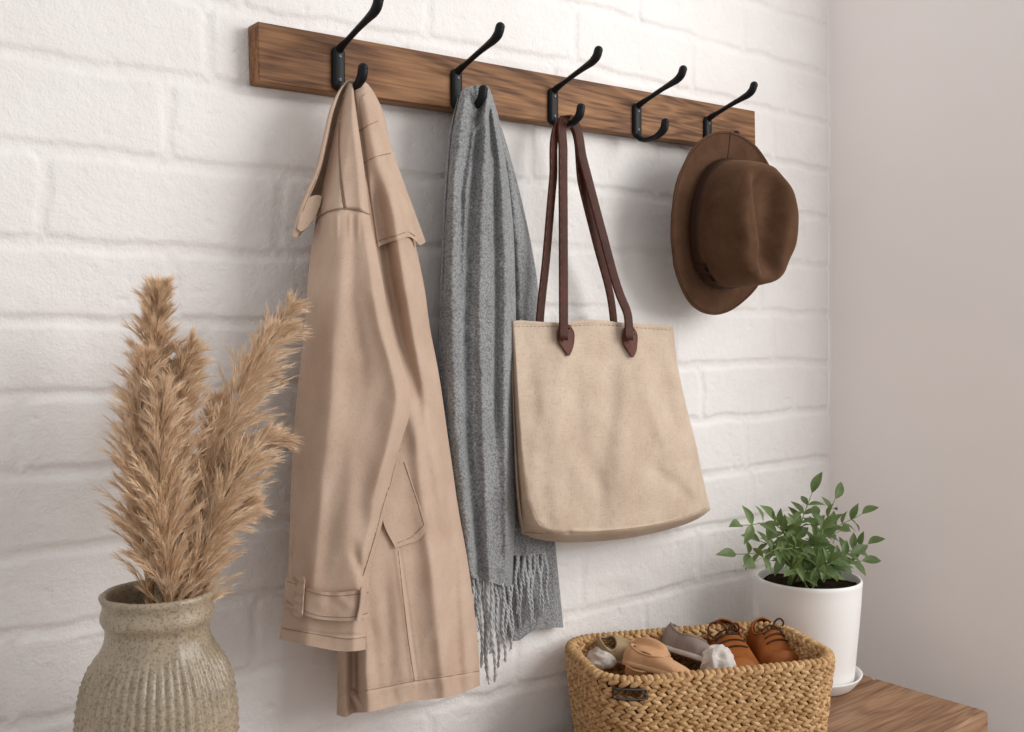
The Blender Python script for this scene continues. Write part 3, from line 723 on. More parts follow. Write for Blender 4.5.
# local: a = along wall (x), b = vertical (z), h = outwards (-y)
def hl(a,b,h): 
    v=np.stack([a,-h,b],-1); return v@HM.T+np.array(hc)
A0,B0=.127,.1425                     # brim half axes
a1,b1=.081,.099                     # crown half axes at the base
n=160; th=np.linspace(0,2*pi,n,endpoint=False); ct,st_=np.cos(th),np.sin(th)
def brim_h(r,th): return .006+.010*r**2*(np.cos(th)**2) + .004*r*np.sin(th)- .0+ .003*np.sin(2*th+.5)*r
rings=[]
CH=.093
def crown(ra, hh):                  # ra: scale of section, hh: height
    e=2.15; c_=np.sign(ct)*np.abs(ct)**(2/e); s_=np.sign(st_)*np.abs(st_)**(2/e)
    return a1*ra*c_, b1*ra*s_, np.full(n,hh)
secs=[]
for r in np.linspace(1,0,16):      # brim from rim to crown base
    aa=a1+(A0-a1)*r; bb=b1+(B0-b1)*r; secs.append((aa*ct,bb*st_,brim_h(r,th)))
nb_=len(secs)
for t in np.linspace(.04,1,30):
    ra=1-.05*t-.05*t**4; secs.append(crown(ra,.008+t*(CH-.016)))
for q in np.linspace(.08,1,22):     # shoulder rolls over to the top
    ang=q*pi/2; 
    ra=.72+.18*math.cos(ang)
    secs.append(crown(ra,CH-.008+.016*math.sin(ang)))
for q in np.linspace(.05,1,22): secs.append(crown(.72*(1-q)+.004,CH+.008+.001*q))
Aa=np.array([s[0] for s in secs]); Bb=np.array([s[1] for s in secs]); Hh=np.array([s[2] for s in secs])
# b axis: front of the hat points down (-b). pinch and centre dent
hf=np.clip((Hh-.02)/(CH-.02),0,1)*(np.arange(len(secs))[:,None]>=nb_)
# teardrop dent along the top
topness=sstep(.72,1.0,hf)
bn=Bb/b1; wd=.031+.014*np.clip(bn,-1,1)          # wider at the back (top)
dent=np.exp(-(Aa/wd)**4)*np.exp(-((bn-.02)/.74)**6)
Hh=Hh-.030*dent*topness
# high rounded crest towards front pinch, crown slightly lower at the back
Hh=Hh+hf**2*(.006*(-bn))
# front side pinches
pin=np.exp(-((bn+.30)/.30)**2)*sstep(.25,.85,hf)*(Aa<0)+.35*np.exp(-((bn+.45)/.3)**2)*sstep(.3,.9,hf)*(Aa>=0)
Aa=Aa*(1-.13*pin)
Hh=Hh-.004*np.exp(-((bn+.55)/.25)**2)*np.exp(-((np.abs(Aa)-.05)/.02)**2)*sstep(.5,1,hf)
Aa=Aa+.0012*vnoise(Bb*1000,Hh*1000,22,91); Hh=Hh+.001*vnoise(Aa*1000,Bb*1000,26,92)
pts=hl(Aa,Bb,Hh)
mb=MB(); 
inner=pts.copy(); cen=np.array(hc)+0
# inner surface: offset towards the inside by thickness using normals
def gnorm(g):
    du=np.roll(g,-1,1)-np.roll(g,1,1); dv=np.gradient(g,axis=0); nn=np.cross(du,dv); return nn/(np.linalg.norm(nn,axis=2)[...,None]+1e-12)
nn=gnorm(pts); sgn=np.sign((nn[8]@np.array([0,-1,0])).mean()) or 1; nn*=sgn
inner=pts-nn*.0024; ns=len(secs)
mb.add(np.concatenate([pts.reshape(-1,3),inner.reshape(-1,3)]),np.concatenate([gridq(ns,n,True,flip=True),gridq(ns,n,True)+ns*n,
   np.stack([np.arange(n),(np.arange(n)+1)%n,(np.arange(n)+1)%n+ns*n,np.arange(n)+ns*n],-1)]))
# stitched seam on the brim
th0=math.radians(90); 
r_=np.linspace(.0,1,24); q=[hl(np.array([(a1+(A0-a1)*r)*math.cos(th0)]),np.array([(b1+(B0-b1)*r)*math.sin(th0)]),np.array([brim_h(r,th0)+.0004]))[0] for r in r_]
tube(mb,q,.0006,5,m=1)
rimt=hl(A0*.975*ct,B0*.975*st_,brim_h(.97,th)+.0006); tube(mb,rimt,.0004,4,closed=True,m=1)
mb.build('hat_body',[MAT['felt'],MAT['ribbon']],hat)
mb=MB(); rows=[]
for t in np.linspace(0,1,8):
    hh=.0095+.018*t; tt=(hh-.008)/(CH-.016); ra=1-.05*tt-.05*tt**4; a_,b_,h_=crown(ra,hh)
    off=1+.022*edge_round(np.array([t*(1-t)*4]),.4)[0]; rows.append(hl(a_*off,b_*off,h_+.0))
rows=np.array(rows); mb.add(rows.reshape(-1,3),gridq(8,n,True,flip=True)); mb.build('hat_band',MAT['ribbon'],hat)
mb=MB(); thb=math.radians(232); a_=a1*.97*math.cos(thb); b_=b1*.97*math.sin(thb); tanv=np.array([-a1*math.sin(thb),b1*math.cos(thb)]); tanv/=np.linalg.norm(tanv); out=np.array([math.cos(thb)*b1,math.sin(thb)*a1]); out/=np.linalg.norm(out)
for s in (-1,1):
    g=[]
    for t in np.linspace(0,1,9):
        row=[]
        for w in np.linspace(-1,1,7):
            d=s*t*.020; bulge_=.004*math.sin(pi*t)+.0045; row.append([a_+tanv[0]*d+out[0]*bulge_,b_+tanv[1]*d+out[1]*bulge_,.022+w*(.010 if t>.15 else .006)])
        g.append(row)
    g=np.array(g); g2=hl(g[...,0],g[...,1],g[...,2]); mb.add(np.concatenate([g2.reshape(-1,3),(g2-hl(out[0]*.003,out[1]*.003,0)+hl(0*1.0,0*1.0,0)).reshape(-1,3)]),np.concatenate([gridq(9,7),gridq(9,7,flip=True)+63]))
mb.build('ribbon_bow',MAT['ribbon'],hat)

# ---------------------------------------------------------------- vase with pampas
VC=V(158,500,-.150); VX,VY=VC.x,VC.y
zr=ZC-(591-HY)/F*((VY+D)/(SA-((158-CX)/F)*CA)); Zv=(VY+D)/(SA-((158-CX)/F)*CA); kx=Zv/F
print('vase rim z %.3f depth %.3f'%(zr,Zv))
r=lambda p: p*kx
prof=[(0,.002),(r(48),.0),(r(54),.004),(r(62),.03),(r(70),.09),(r(75),.14),(r(76),.172)]
def zz(pyy): return ZC-(pyy-HY)*kx
prof+= [(r(74.5),zz(700)),(r(70),zz(678)),(r(62),zz(659)),(r(54),zz(645)),(r(50.5),zz(636)),(r(49.5),zz(628)),(r(50),zz(622)),(r(53),zz(619)),(r(54),zz(613)),(r(52.5),zz(606)),(r(52.5),zz(600)),(r(55),zz(594)),(r(55),zz(591.5)),(r(52.5),zz(590)),(r(49.5),zz(591.5)),(r(47),zz(600)),(r(46),zz(630)),(r(58),zz(665)),(r(70),zz(705)),(r(60),.05),(r(30),.012),(0,.010)]
prof=[p for p in prof]; 
vase=thing('vase','speckled grey green ribbed stoneware vase holding dried pampas at the left','vase',(VX,VY,0))
pr=crom(prof,190); nth=300; th=np.linspace(0,2*pi,nth,endpoint=False)
rr=np.repeat(pr[:,0:1],nth,1); Zp=np.repeat(pr[:,1:2],nth,1)
arc=np.linspace(0,1,190)[:,None]; outer=(np.cumsum(np.ones(190))<190*.56)[:,None]
k=52; rib=np.abs(np.sin(th*k/2))[None,:]; msk=outer*sstep(zz(640),zz(668),Zp)*sstep(.0,.02,Zp)
bead=.5+.5*np.sin(Zp/.0042*pi+ (np.floor(th*k/(2*pi))%2)[None,:]*pi*.5)
rr=rr+msk*(.0034*(rib**.6-.6)+.0022*(bead-.5)*rib)
rr=rr+outer*.0006*vnoise(th[None,:]*60+0*Zp,Zp*900,9,95)
mb=MB(); v=np.stack([rr*np.cos(th)+VX,rr*np.sin(th)+VY,Zp],-1); q=gridq(190,nth,True)
mi=np.zeros(len(q),int); mi[int(189*.60)*nth:]=1
mb.add(v,q); o=mesh_np('vase_body',v,q,[MAT['glaze'],MAT['glaze_in']],vase,True,mi)

def plume(base,pts,wid,label,seed,dens=1.0,start=.42,droopx=0.0,fine=1.0):
    """dried grass plume: pts are (px,py,y) along the stem to the tip"""
    rs=np.random.default_rng(seed)
    c=crom(np.array([base]+[list(P(*p)) for p in pts]),120)
    t_=thing('pampas_plume',label,'dried grass',tuple(base),'dried pampas plumes in the stoneware vase')
    mb=MB(); tube(mb,c[:int(120*.96)],[.0022,.0020,.0015,.0008],6); mb.build('stem',MAT['stem'],t_)
    i0=int(start*119); L=np.linalg.norm(np.diff(c[i0:],axis=0),axis=1).sum(); nbr=int(210*dens)
    ts=rs.random(nbr)**.85*(1-start)+start; tg=np.gradient(c,axis=0); tg/=np.linalg.norm(tg,axis=1)[:,None]
    VV=[];QQ=[];nvt=0
    for t in ts:
        f=t*119; i=min(int(f),118); p=c[i]+(c[i+1]-c[i])*(f-i); T=tg[i]; s=(t-start)/(1-start)
        lw=wid*(.30+1.0*math.sin(pi*min(1,(s*.80+.18)))**.8)*(1-.35*s**3)*rs.uniform(.55,1.1)
        a=rs.normal(size=3); a-=T*a.dot(T); a/=np.linalg.norm(a)
        ang=math.radians(rs.uniform(8,30)); d=T*math.cos(ang)+a*math.sin(ang)
        g=np.array([droopx*.3,0,-.42])
        nb=9; tt=np.linspace(0,1,nb)[:,None]
        br=p+(d*tt+g*tt**2*.45+a*.12*tt**2)*lw*1.75
        nf=int(64*fine)
        # spikelets along the branch
        k=rs.integers(1,nb-1,nf); fr=rs.random(nf)[:,None]; o=br[k]*(1-fr)+br[np.minimum(k+1,nb-1)]*fr
        bd=br[np.minimum(k+1,nb-1)]-br[k]; bd/=np.linalg.norm(bd,axis=1)[:,None]
        rn=rs.normal(size=(nf,3)); e=bd+rn*.15; e/=np.linalg.norm(e,axis=1)[:,None]
        ln=rs.uniform(.008,.020,nf)[:,None]; side=np.cross(e,rs.normal(size=(nf,3))); side/=np.linalg.norm(side,axis=1)[:,None]; w=rs.uniform(.00018,.00040,nf)[:,None]
        m1=o+e*ln*.45; m2=o+e*ln+np.array([0,0,-.0012])
        pts_=np.stack([o-side*w*.5,o+side*w*.5,m1+side*w,m1-side*w,m2+side*w*.1,m2-side*w*.1],1)
        VV.append(pts_.reshape(-1,3)); b_=nvt+np.arange(nf)*6; QQ.append(np.stack([b_,b_+1,b_+2,b_+3],-1)); QQ.append(np.stack([b_+3,b_+2,b_+4,b_+5],-1)); nvt+=nf*6
        s2=np.cross(d,rs.normal(size=3)); s2/=np.linalg.norm(s2); wv=np.linspace(.0003,.0001,nb)[:,None]
        VV.append(np.stack([br-s2*wv,br+s2*wv],1).reshape(-1,3)); b_=nvt+np.arange(nb-1)*2; QQ.append(np.stack([b_,b_+1,b_+3,b_+2],-1)); nvt+=nb*2
    mesh_np('feathery_head',np.concatenate(VV),np.concatenate(QQ),MAT['pampas'],t_,False)
mouth=lambda dx,dy: [VX+dx,VY+dy,zr-.16]
PL=[
 (mouth(.012,.0),[(185,590,-.145),(212,480,-.13),(245,385,-.12),(270,340,-.115),(288,311,-.114)],.031,'longest arching pampas plume, its tip reaching the coat sleeve',1,1.15,.40,.5),
 (mouth(.016,-.01),[(190,592,-.16),(215,520,-.16),(240,468,-.155),(258,447,-.15),(273,437,-.15)],.029,'lower pampas plume arching right below the longest one',2,1.0,.30,.5),
 (mouth(-.01,.0),[(164,592,-.15),(170,500,-.145),(176,400,-.14),(182,372,-.14),(189,350,-.14)],.026,'blunt upright pampas plume in the middle of the bunch',3,1.2,.42,.1),
 (mouth(-.016,.005),[(152,592,-.14),(152,480,-.13),(153,380,-.125),(155,325,-.125),(158,292,-.125)],.025,'narrow pampas plume standing highest at the left photo edge',4,1.2,.45,-.1),
 (mouth(-.005,-.015),[(168,594,-.17),(165,540,-.175),(160,480,-.175),(160,430,-.175),(163,395,-.17)],.030,'pale bushy pampas plume at the front, low over the vase mouth',5,1.1,.25,0),
 (mouth(.01,.012),[(180,590,-.14),(193,530,-.135),(205,470,-.13),(212,430,-.125),(216,408,-.12)],.022,'slim brown pampas plume leaning between the middle and arching ones',6,1.0,.35,.2),
 (mouth(.02,.0),[(190,591,-.15),(202,558,-.15),(222,528,-.15),(240,514,-.15),(250,508,-.15)],.022,'shortest pampas plume drooping low on the right over the vase rim',7,.7,.35,.5),
 (mouth(-.02,-.005),[(148,592,-.15),(140,520,-.15),(138,450,-.15),(142,400,-.15),(147,362,-.15)],.026,'pampas plume cut off by the left edge of the photo',8,.9,.4,-.1),
]
for base,pts,w,lab,sd,dn,st,dx in PL: plume(base,pts,w,lab,sd,dn,st,dx)

# ---------------------------------------------------------------- basket
BX,BY=1.077,-.163; BROT=math.radians(-24); BHX,BHY=.1755,.0975; BH=.1255
basket=thing('woven_basket','rectangular woven seagrass basket with rounded corners on the bench','basket',(BX,BY,0))
def bloop(s,off,z,rc=.056):                  # s in 0..1 -> point + normal on rounded rectangle
    hx=BHX*(.93+.07*z/BH)+off; hy=BHY*(.93+.07*z/BH)+off; rc=rc+off
    sx,sy=2*(hx-rc),2*(hy-rc); q=pi/2*rc; per=2*(sx+sy)+4*q; d=(s%1.0)*per
    segs=[('l',sx,(-(hx-rc),-hy),(1,0),(0,-1)),('a',q,((hx-rc),-(hy-rc)),-pi/2,None),('l',sy,(hx,-(hy-rc)),(0,1),(1,0)),('a',q,((hx-rc),(hy-rc)),0,None),
          ('l',sx,((hx-rc),hy),(-1,0),(0,1)),('a',q,(-(hx-rc),(hy-rc)),pi/2,None),('l',sy,(-hx,(hy-rc)),(0,-1),(-1,0)),('a',q,(-(hx-rc),-(hy-rc)),pi,None)]
    for k,ln,p,dv,nm in segs:
        if d<=ln+1e-9:
            if k=='l': P2=(p[0]+dv[0]*d,p[1]+dv[1]*d); N2=nm
            else: a=dv+d/rc; P2=(p[0]+rc*math.cos(a),p[1]+rc*math.sin(a)); N2=(math.cos(a),math.sin(a))
            break
        d-=ln
    c,s_=math.cos(BROT),math.sin(BROT)
    return np.array([BX+P2[0]*c-P2[1]*s_,BY+P2[0]*s_+P2[1]*c,z]),np.array([N2[0]*c-N2[1]*s_,N2[0]*s_+N2[1]*c,0])
HS=(.87,.91)
nb=160; NR=11; rowh=(BH-.012)/NR
def s_at(px_):                                # where the loop passes a measured column of the near side
    best=min(range(3000),key=lambda k:(lambda p,n_: abs(CX+F*(p[0]*SA-(p[1]+D)*CA)/(p[0]*CA+(p[1]+D)*SA)-px_)+(1e3 if n_[1]>.35 or p[1]>BY+.09 or n_[0]>.3 else 0))(*bloop(k/3000,0,.105))); return best/3000
HS=tuple(sorted((s_at(613),s_at(646)))); print('slot',HS)
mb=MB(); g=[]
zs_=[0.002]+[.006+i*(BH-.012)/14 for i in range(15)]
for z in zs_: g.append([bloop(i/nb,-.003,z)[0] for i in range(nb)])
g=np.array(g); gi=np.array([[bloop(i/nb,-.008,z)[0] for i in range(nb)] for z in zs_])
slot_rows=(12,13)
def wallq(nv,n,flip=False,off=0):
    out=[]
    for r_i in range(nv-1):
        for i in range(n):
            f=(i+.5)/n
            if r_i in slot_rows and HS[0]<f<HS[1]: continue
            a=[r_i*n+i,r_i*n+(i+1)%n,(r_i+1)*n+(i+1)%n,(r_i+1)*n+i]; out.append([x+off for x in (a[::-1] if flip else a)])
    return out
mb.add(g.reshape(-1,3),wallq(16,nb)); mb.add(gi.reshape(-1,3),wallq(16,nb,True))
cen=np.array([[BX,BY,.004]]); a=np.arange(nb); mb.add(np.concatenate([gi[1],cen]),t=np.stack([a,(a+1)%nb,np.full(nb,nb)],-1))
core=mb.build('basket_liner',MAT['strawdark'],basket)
core['label']='darker inner core of the weave'
def basis(nrm,tilt,lean=0.0):
    n_=nrm/np.linalg.norm(nrm); up=np.array([0,0,1.0]); tx=np.cross(up,n_); c,s=math.cos(tilt),math.sin(tilt)
    e1=tx*c+up*s; e3=np.cross(e1,n_); return np.stack([e1,n_,e3],-1)
mb=MB(); rs=random.Random(3); NS=70
def weave(outer):
    for r_i in range(NR):
        z=.007+rowh*(r_i+.5)
        for i in range(NS):
            s=(i+ (.5 if r_i%2 else 0))/NS
            if r_i==9 and HS[0]-.001<s%1<HS[1]+.001: continue
            nearslot=r_i in (8,10) and HS[0]-.004<s%1<HS[1]+.004
            for half in (-1,1):
                if nearslot and half==(1 if r_i==8 else -1): continue
                p,nm=bloop(s+half*.0012,(.0012 if outer else -.0105),z+half*rowh*.24)
                t=half*.42+rs.uniform(-.12,.12)
                sc=rs.uniform(.9,1.1)
                ball(mb,p+nm*rs.uniform(-.0006,.0006),(.0092*sc,.0034,.0036*sc),basis(nm,t),8,6)
weave(True); 
mb.build('outer_weave',MAT['straw'],basket)
mb=MB(); weave(False); mb.build('inner_weave',MAT['straw'],basket)
mb=MB()
for i in range(112):
    p,nm=bloop(i/112,-.0045,BH-.004); ball(mb,p,(.0050,.0074,.0058),basis(nm,.45+rs.uniform(-.15,.15)),9,7)
mb.build('rim',MAT['straw'],basket)
mb=MB()
zc_=.007+rowh*9.5; corners=[]
for s,z in [(HS[0]+(HS[1]-HS[0])*k/10,zc_-rowh*.62) for k in range(11)]+[(HS[1]-(HS[1]-HS[0])*k/10,zc_+rowh*.62) for k in range(11)]: 
    corners.append(bloop(s,.0030,z)[0])
tube(mb,np.array(corners),.0013,6,closed=True); 
fo=mb.build('handle_slot',MAT['screw'],basket); fo['label']='narrow metal rimmed grip slot'

# things inside the basket: shoes and cloth
ct_,st2=math.cos(BROT),math.sin(BROT)
def shoe(name,label,cat,toe,heel,roll,L,Wd,Ht,mats,lab=None,group=None,open_t=(.06,.50),laces=None,solet=.006,pitch=0.0,bulb=1.0):
    """mats: upper, sole, lace. toe/heel: world points of the sole ends"""
    toe=np.array(toe,float); heel=np.array(heel,float)
    o=thing(name,label,cat,tuple((toe+heel)/2),group); ex_=toe-heel; L=np.linalg.norm(ex_); ex_/=L
    up=np.array([0,0,1.0]); ey=np.cross(up,ex_); ey/=np.linalg.norm(ey); ez_=np.cross(ex_,ey)
    c,s=math.cos(roll),math.sin(roll); ey,ez_=ey*c+ez_*s,ez_*c-ey*s
    W2=lambda v: heel+v[...,0:1]*ex_+v[...,1:2]*ey+v[...,2:3]*ez_
    nt,nph=44,30; t=np.linspace(0,1,nt)
    w=Wd/2*np.interp(t,[0,.04,.15,.35,.55,.75,.9,.97,1],[.25,.55,.78,.74,.88,1,.82,.5,.18])
    h=Ht*np.interp(t,[0,.05,.15,.35,.5,.62,.75,.88,.96,1],[.72,.95,1,.92,.86,.74,.60,.52*bulb,.40*bulb,.18])
    ph=np.linspace(0,pi,nph)
    T,Ph=np.meshgrid(t,ph,indexing='ij'); 
    yy=np.cos(Ph)*w[:,None]*(1+.10*np.sin(Ph)); zz_=solet+np.sin(Ph)**.75*(h-solet)[:,None]
    inop=(T>open_t[0])&(T<open_t[1])
    lim=1.02*h; G=np.stack([T*L,yy,zz_],-1)
    # opening: collar lowers towards middle
    to=(T-open_t[0])/(open_t[1]-open_t[0]); half=np.where(inop,np.sqrt(np.clip(1-(2*to-1)**2,0,1)),0)*.95
    hole=np.abs(Ph-pi/2)<half
    q=gridq(nt,nph); hf_=hole.reshape(-1); keep=~(hf_[q].all(1)); 
    mb=MB(); mb.add(W2(G).reshape(-1,3),q[keep]); 
    G2=G.copy(); G2[...,1]*=.93; G2[...,2]=solet+(G[...,2]-solet)*.955; G2[...,0]=G2[...,0]*.985+.0015
    mb.add(W2(G2).reshape(-1,3),q[keep][:, ::-1])
    # collar piping
    tt=np.linspace(0,2*pi,48,endpoint=False); to_=.5-.5*np.cos(tt); tc=open_t[0]+to_*(open_t[1]-open_t[0]); php=pi/2-np.sin(tt)*.95
    wi=np.interp(tc,t,w); hi=np.interp(tc,t,h); cc=np.stack([tc*L,np.cos(php)*wi*(1+.1*np.sin(php)),solet+np.sin(php)**.75*(hi-solet)],-1)
    tube(mb,W2(cc),.0016,6,closed=True)
    mb.build('upper',mats[0],o)
    mb=MB(); so=[]
    for zq,sc in ((-.0005,.90),(0,1.04),(solet,1.07),(solet+.0008,1.0)):
        ring=np.concatenate([np.stack([t*L,w*sc,np.full(nt,zq)],-1),np.stack([t[::-1]*L,-w[::-1]*sc,np.full(nt,zq)],-1)]); so.append(ring)
    so=np.array(so); n2=so.shape[1]; v=W2(so).reshape(-1,3); cb=W2(np.array([[L*.5,0,0]])); ctp=W2(np.array([[L*.5,0,solet]])); a=np.arange(n2); b=(a+1)%n2
    mb.add(np.concatenate([v,cb,ctp]),gridq(4,n2,True),np.concatenate([np.stack([b,a,np.full(n2,4*n2)],-1),np.stack([3*n2+a,3*n2+b,np.full(n2,4*n2+1)],-1)]))
    mb.build('sole',mats[1],o)
    if laces:
        mb=MB()
        for k,tq in enumerate(np.linspace(open_t[1]-.10,open_t[1]+.16,4)):
            wi=np.interp(tq,t,w); hi=np.interp(tq,t,h); pp=[]
            for s_ in np.linspace(-.75,.75,9):
                p_=pi/2+s_*.9; pp.append([tq*L+s_*.006,np.cos(p_)*wi*1.1,solet+np.sin(p_)**.75*(hi-solet)+.0022])
            tube(mb,W2(np.array(pp)),.0013,6)
        knot=np.array([open_t[1]*L-.004,0,np.interp(open_t[1],t,h)+.003]); ball(mb,W2(knot[None])[0],(.0035,.0035,.003))
        kw=W2(knot[None])[0]
        for lp in laces:
            tube(mb,np.array([kw]+[kw+np.array(x) for x in lp]),.0015,6,smoothn=26)
        mb.build('shoelace',mats[2],o)
    return o
zb=.012
# tan pair at the left
shoe('slipper','tan suede slipper at the left of the basket, toe pointing up','shoe',Q(654,646,.108),Q(640,690,.060),.15,.13,.060,.050,(MAT['tan'],MAT['sole']),group=None,bulb=1.35,open_t=(.05,.52))
shoe('slipper','tan suede slipper lying on its side against the near basket edge','shoe',Q(698,684,.088),Q(624,664,.092),-.30,.12,.052,.030,(MAT['tan'],MAT['sole']),open_t=(.06,.6),bulb=.8)
shoe('slipper','khaki cloth slipper in the far left corner of the basket','shoe',Q(634,652,.100),Q(598,660,.092),.4,.1,.044,.036,(MAT['olive'],MAT['olive']),open_t=(.08,.5))
shoe('canvas_shoe','taupe canvas shoe in the middle of the basket, open collar towards the viewer','shoe',Q(718,668,.088),Q(662,650,.094),-.45,.12,.066,.044,(MAT['taupe'],MAT['linen']),open_t=(.04,.66))
def cloth_lump(name,label,cx_,cy_,z,rx,ry,rz,mat,seed,rot=0):
    mb=MB(); th=np.linspace(.02,pi-.02,44); ph=np.linspace(0,2*pi,64,endpoint=False); T,Ph=np.meshgrid(th,ph,indexing='ij')
    nx_,ny_,nz_=np.sin(T)*np.cos(Ph),np.sin(T)*np.sin(Ph),np.cos(T)
    f=1+.30*(.5-np.abs(vnoise(nx_*30+nz_*14,ny_*30-nz_*9,22,seed)))+.16*(.5-np.abs(vnoise(nx_*30+nz_*20,ny_*22,11,seed+1)))+.03*vnoise(nx_*30,ny_*30+nz_*25,7,seed+2)
    v=np.stack([nx_*rx*f,ny_*ry*f,nz_*rz*f],-1); c,s=math.cos(rot),math.sin(rot)
    v=np.stack([v[...,0]*c-v[...,1]*s,v[...,0]*s+v[...,1]*c,v[...,2]],-1); ctr=Q(cx_,cy_,z)
    mb.add((v+np.array(ctr)).reshape(-1,3),gridq(44,64,True,flip=True)); o=mb.build(name,mat,None,loc=tuple(ctr)); tag(o,label,'cloth'); return o
cloth_lump('crumpled_cloth','crumpled white linen cloth beside the brown leather shoes in the basket',718,664,.100,.027,.021,.022,MAT['linen'],5,.4)
cloth_lump('folded_cloth','cream cloth showing at the far left end inside the basket',602,658,.098,.022,.020,.014,MAT['linen'],15,.2)
cloth_lump('stuffing_cloth','dark taupe cloth at the bottom of the basket beneath the shoes',700,668,.045,.088,.052,.034,MAT['taupe'],25,BROT)
# cognac pair at the right
lp1=[(( -.006,0,.010),(-.014,.004,.017),(-.030,.008,.016),(-.038,.004,.006),(-.030,0,-.001),(-.012,0,.002)),((.006,0,.009),(.015,-.002,.012),(.021,-.004,.006),(.018,-.003,-.002),(.006,-.002,.0)),((.004,-.010,-.010),(.002,-.014,-.030)),((.008,-.006,-.006),(.014,-.010,-.018))]
shoe('leather_shoe','cognac leather lace-up shoe nearest the viewer in the right half of the basket','shoe',Q(742,690,.066),Q(722,652,.078),.1,.12,.072,.058,(MAT['cognac'],MAT['cognac'],MAT['lace']),laces=lp1,open_t=(.10,.48),bulb=1.3)
shoe('leather_shoe','cognac leather lace-up shoe behind its pair, toe towards the right basket wall','shoe',Q(788,680,.068),Q(754,650,.078),-.1,.12,.064,.056,(MAT['cognac'],MAT['cognac'],MAT['lace']),laces=lp1[1:],open_t=(.10,.46),bulb=1.3)

# ---------------------------------------------------------------- potted plant
Zp_=1.61; up_=(808.5-CX)/F; PX=(CA+up_*SA)*Zp_; PY=-D+(SA-up_*CA)*Zp_; kp=Zp_/F
print('pot centre',PX,PY)
sau=MB(); rs_=51.5*kp
lathe(sau,crom([(0,.003),(rs_*.72,.0012),(rs_*.80,.001),(rs_*.86,.006),(rs_*.99,.021),(rs_*1.0,.0225),(rs_*.975,.0225),(rs_*.90,.012),(rs_*.84,.007),(0,.0065)],60),96)
v=np.concatenate(sau.v)+np.array([PX,PY,.0]); so=mesh_np('plant_saucer',v,np.concatenate(sau.q),MAT['pot'],None,loc=(PX,PY,0)); tag(so,'white ceramic saucer under the potted plant','saucer')
plant=thing('potted_plant','leafy green plant in a tall white ceramic pot in the corner of the bench','plant',(PX,PY,.008))
zrim=ZC-(576-HY)*kp; R1=51.5*kp; R0=43.5*kp
mb=MB(); lathe(mb,crom([(0,.0085),(R0-.004,.0085),(R0,.012),(R0+(R1-R0)*.18,.04),(R0+(R1-R0)*.38,.07),(R0+(R1-R0)*.60,.10),(R0+(R1-R0)*.82,.135),(R1*.985,zrim-.016),(R1,zrim-.004),(R1-.0012,zrim),(R1-.0045,zrim-.0012),(R1-.006,zrim-.010),(R1-.008,zrim-.020),(R1-.009,zrim-.03),(R1-.016,.05),(R1-.018,.035),(0,.03)],140,True),128,(PX,PY,0)); mb.build('pot',MAT['pot'],plant)
mb=MB(); th=np.linspace(0,2*pi,48,endpoint=False); rr=np.linspace(.001,R1-.0066,14); Rg,Tg=np.meshgrid(rr,th,indexing='ij')
gx,gy=Rg*np.cos(Tg),Rg*np.sin(Tg); mb.add(np.stack([gx+PX,gy+PY,zrim-.013+.003*vnoise(gx,gy,.01,3)],-1),gridq(14,48,True,flip=True)); mb.build('soil',MAT['soil'],plant)
def leaf(mb,p,d,up,L,Wl,rs):
    d=d/np.linalg.norm(d); s=np.cross(d,up); s/=np.linalg.norm(s)+1e-9; n_=np.cross(s,d)
    t=np.linspace(0,1,8)[:,None]; wv=Wl*np.array([.05,.55,.9,1,.92,.7,.38,.02])[:,None]/2
    ctr=p+d*L*t-n_*L*.16*t**2+n_*L*.05*np.sin(t*pi)
    g=np.stack([ctr-s*wv+n_*wv*.32,ctr-s*wv*.5+n_*wv*.10,ctr,ctr+s*wv*.5+n_*wv*.10,ctr+s*wv+n_*wv*.32],1)
    mb.add(g.reshape(-1,3),gridq(8,5))
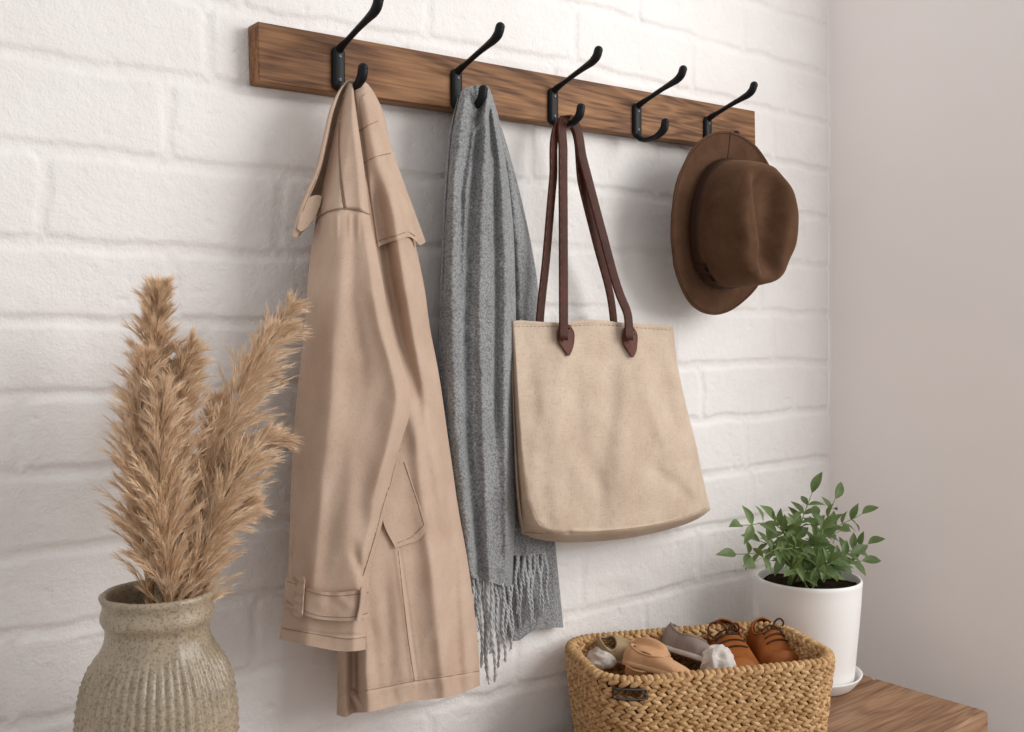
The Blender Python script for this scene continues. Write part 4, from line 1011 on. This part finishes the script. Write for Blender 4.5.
def shoot(b,tip,nl,seed,ll=.024,bend=.0,lw=.5):
    rs=np.random.default_rng(seed); b=np.array(b); tip=np.array(tip); mid=(b+tip)/2+np.array([-(tip-b)[0]*.12,-(tip-b)[1]*.12,.10*abs(np.linalg.norm(tip-b))])
    c=crom([b,mid,tip],30); mb=MB(); tube(mb,c,[.0013,.0011,.0006],6); so=mb.build('shoot',MAT['gstem'],plant)
    ml=MB(); tg=np.gradient(c,axis=0)
    toc=np.array([-CA,-SA,.25])
    for k in range(nl):
        t=.30+.62*k/max(1,nl-1); i=int(t*28); T=tg[i]/np.linalg.norm(tg[i]); 
        for sd in (-1,1):
            side=np.cross(T,toc+rs.normal(size=3)*.5); side/=np.linalg.norm(side)
            dd=T*rs.uniform(.45,.85)+side*sd*rs.uniform(.8,1.1)+np.array([0,0,rs.uniform(-.15,.25)]); upv=toc*.6+np.array([0,0,1.0])+rs.normal(size=3)*.35
            f=ll*rs.uniform(.8,1.15)*(1-.25*t); leaf(ml,c[i],dd,upv,f,f*lw,rs)
    T=tg[-1]/np.linalg.norm(tg[-1]); leaf(ml,c[-1],T+np.array([.1,0,0]),toc+np.array([0,0,.6])+rs.normal(size=3)*.3,ll*1.1,ll*lw,rs)
    nlv=ml.build('leaves',MAT['leaf'],so)
tips=[((741,516),-.20,4,(-.03,.0)),((730,534),-.22,1,None),((774,510),-.16,4,None),((812,484),-.13,6,None),((835,490),-.14,5,None),((862,505),-.15,5,None),((868,535),-.17,4,None),
 ((795,515),-.17,5,None),((754,553),-.22,3,None),((850,545),-.18,4,None),((785,540),-.20,4,None),((822,520),-.17,5,None),((760,532),-.11,4,None),((840,522),-.10,4,None),((800,545),-.20,3,None),((832,552),-.20,3,None),((862,552),-.16,3,None),((778,528),-.13,4,None),((815,510),-.10,5,None),((736,545),-.15,4,None),((790,562),-.215,3,None),((828,566),-.22,2,None)]
for i,(t,yy,nl,_) in enumerate(tips):
    if i==1: continue
    b=(PX+random.uniform(-.03,.03),PY+random.uniform(-.025,.025),zrim-.014); shoot(b,P(t[0],t[1]+9,yy),nl+1,100+i,.037,lw=.42)

# ---------------------------------------------------------------- light
w=bpy.data.worlds.new('world'); SC.world=w; w.use_nodes=True
w.node_tree.nodes['Background'].inputs[0].default_value=(1.0,.975,.96,1); w.node_tree.nodes['Background'].inputs[1].default_value=.70
def area(name,loc,target,size,sy,energy,col):
    l=bpy.data.lights.new(name,'AREA'); l.shape='RECTANGLE'; l.size=size; l.size_y=sy; l.energy=energy; l.color=col
    o=bpy.data.objects.new(name,l); link(o); o.location=loc; d=Vector(target)-Vector(loc); o.rotation_euler=d.to_track_quat('-Z','Y').to_euler(); return o
area('window_daylight',(2.30,-2.0,1.35),(1.0,0,.4),1.7,1.7,50,(1,.985,.965))
SC.view_settings.view_transform='Standard'; SC.view_settings.look='None'; SC.view_settings.gamma=1; SC.view_settings.exposure=0.0; SC.view_settings.use_curve_mapping=False
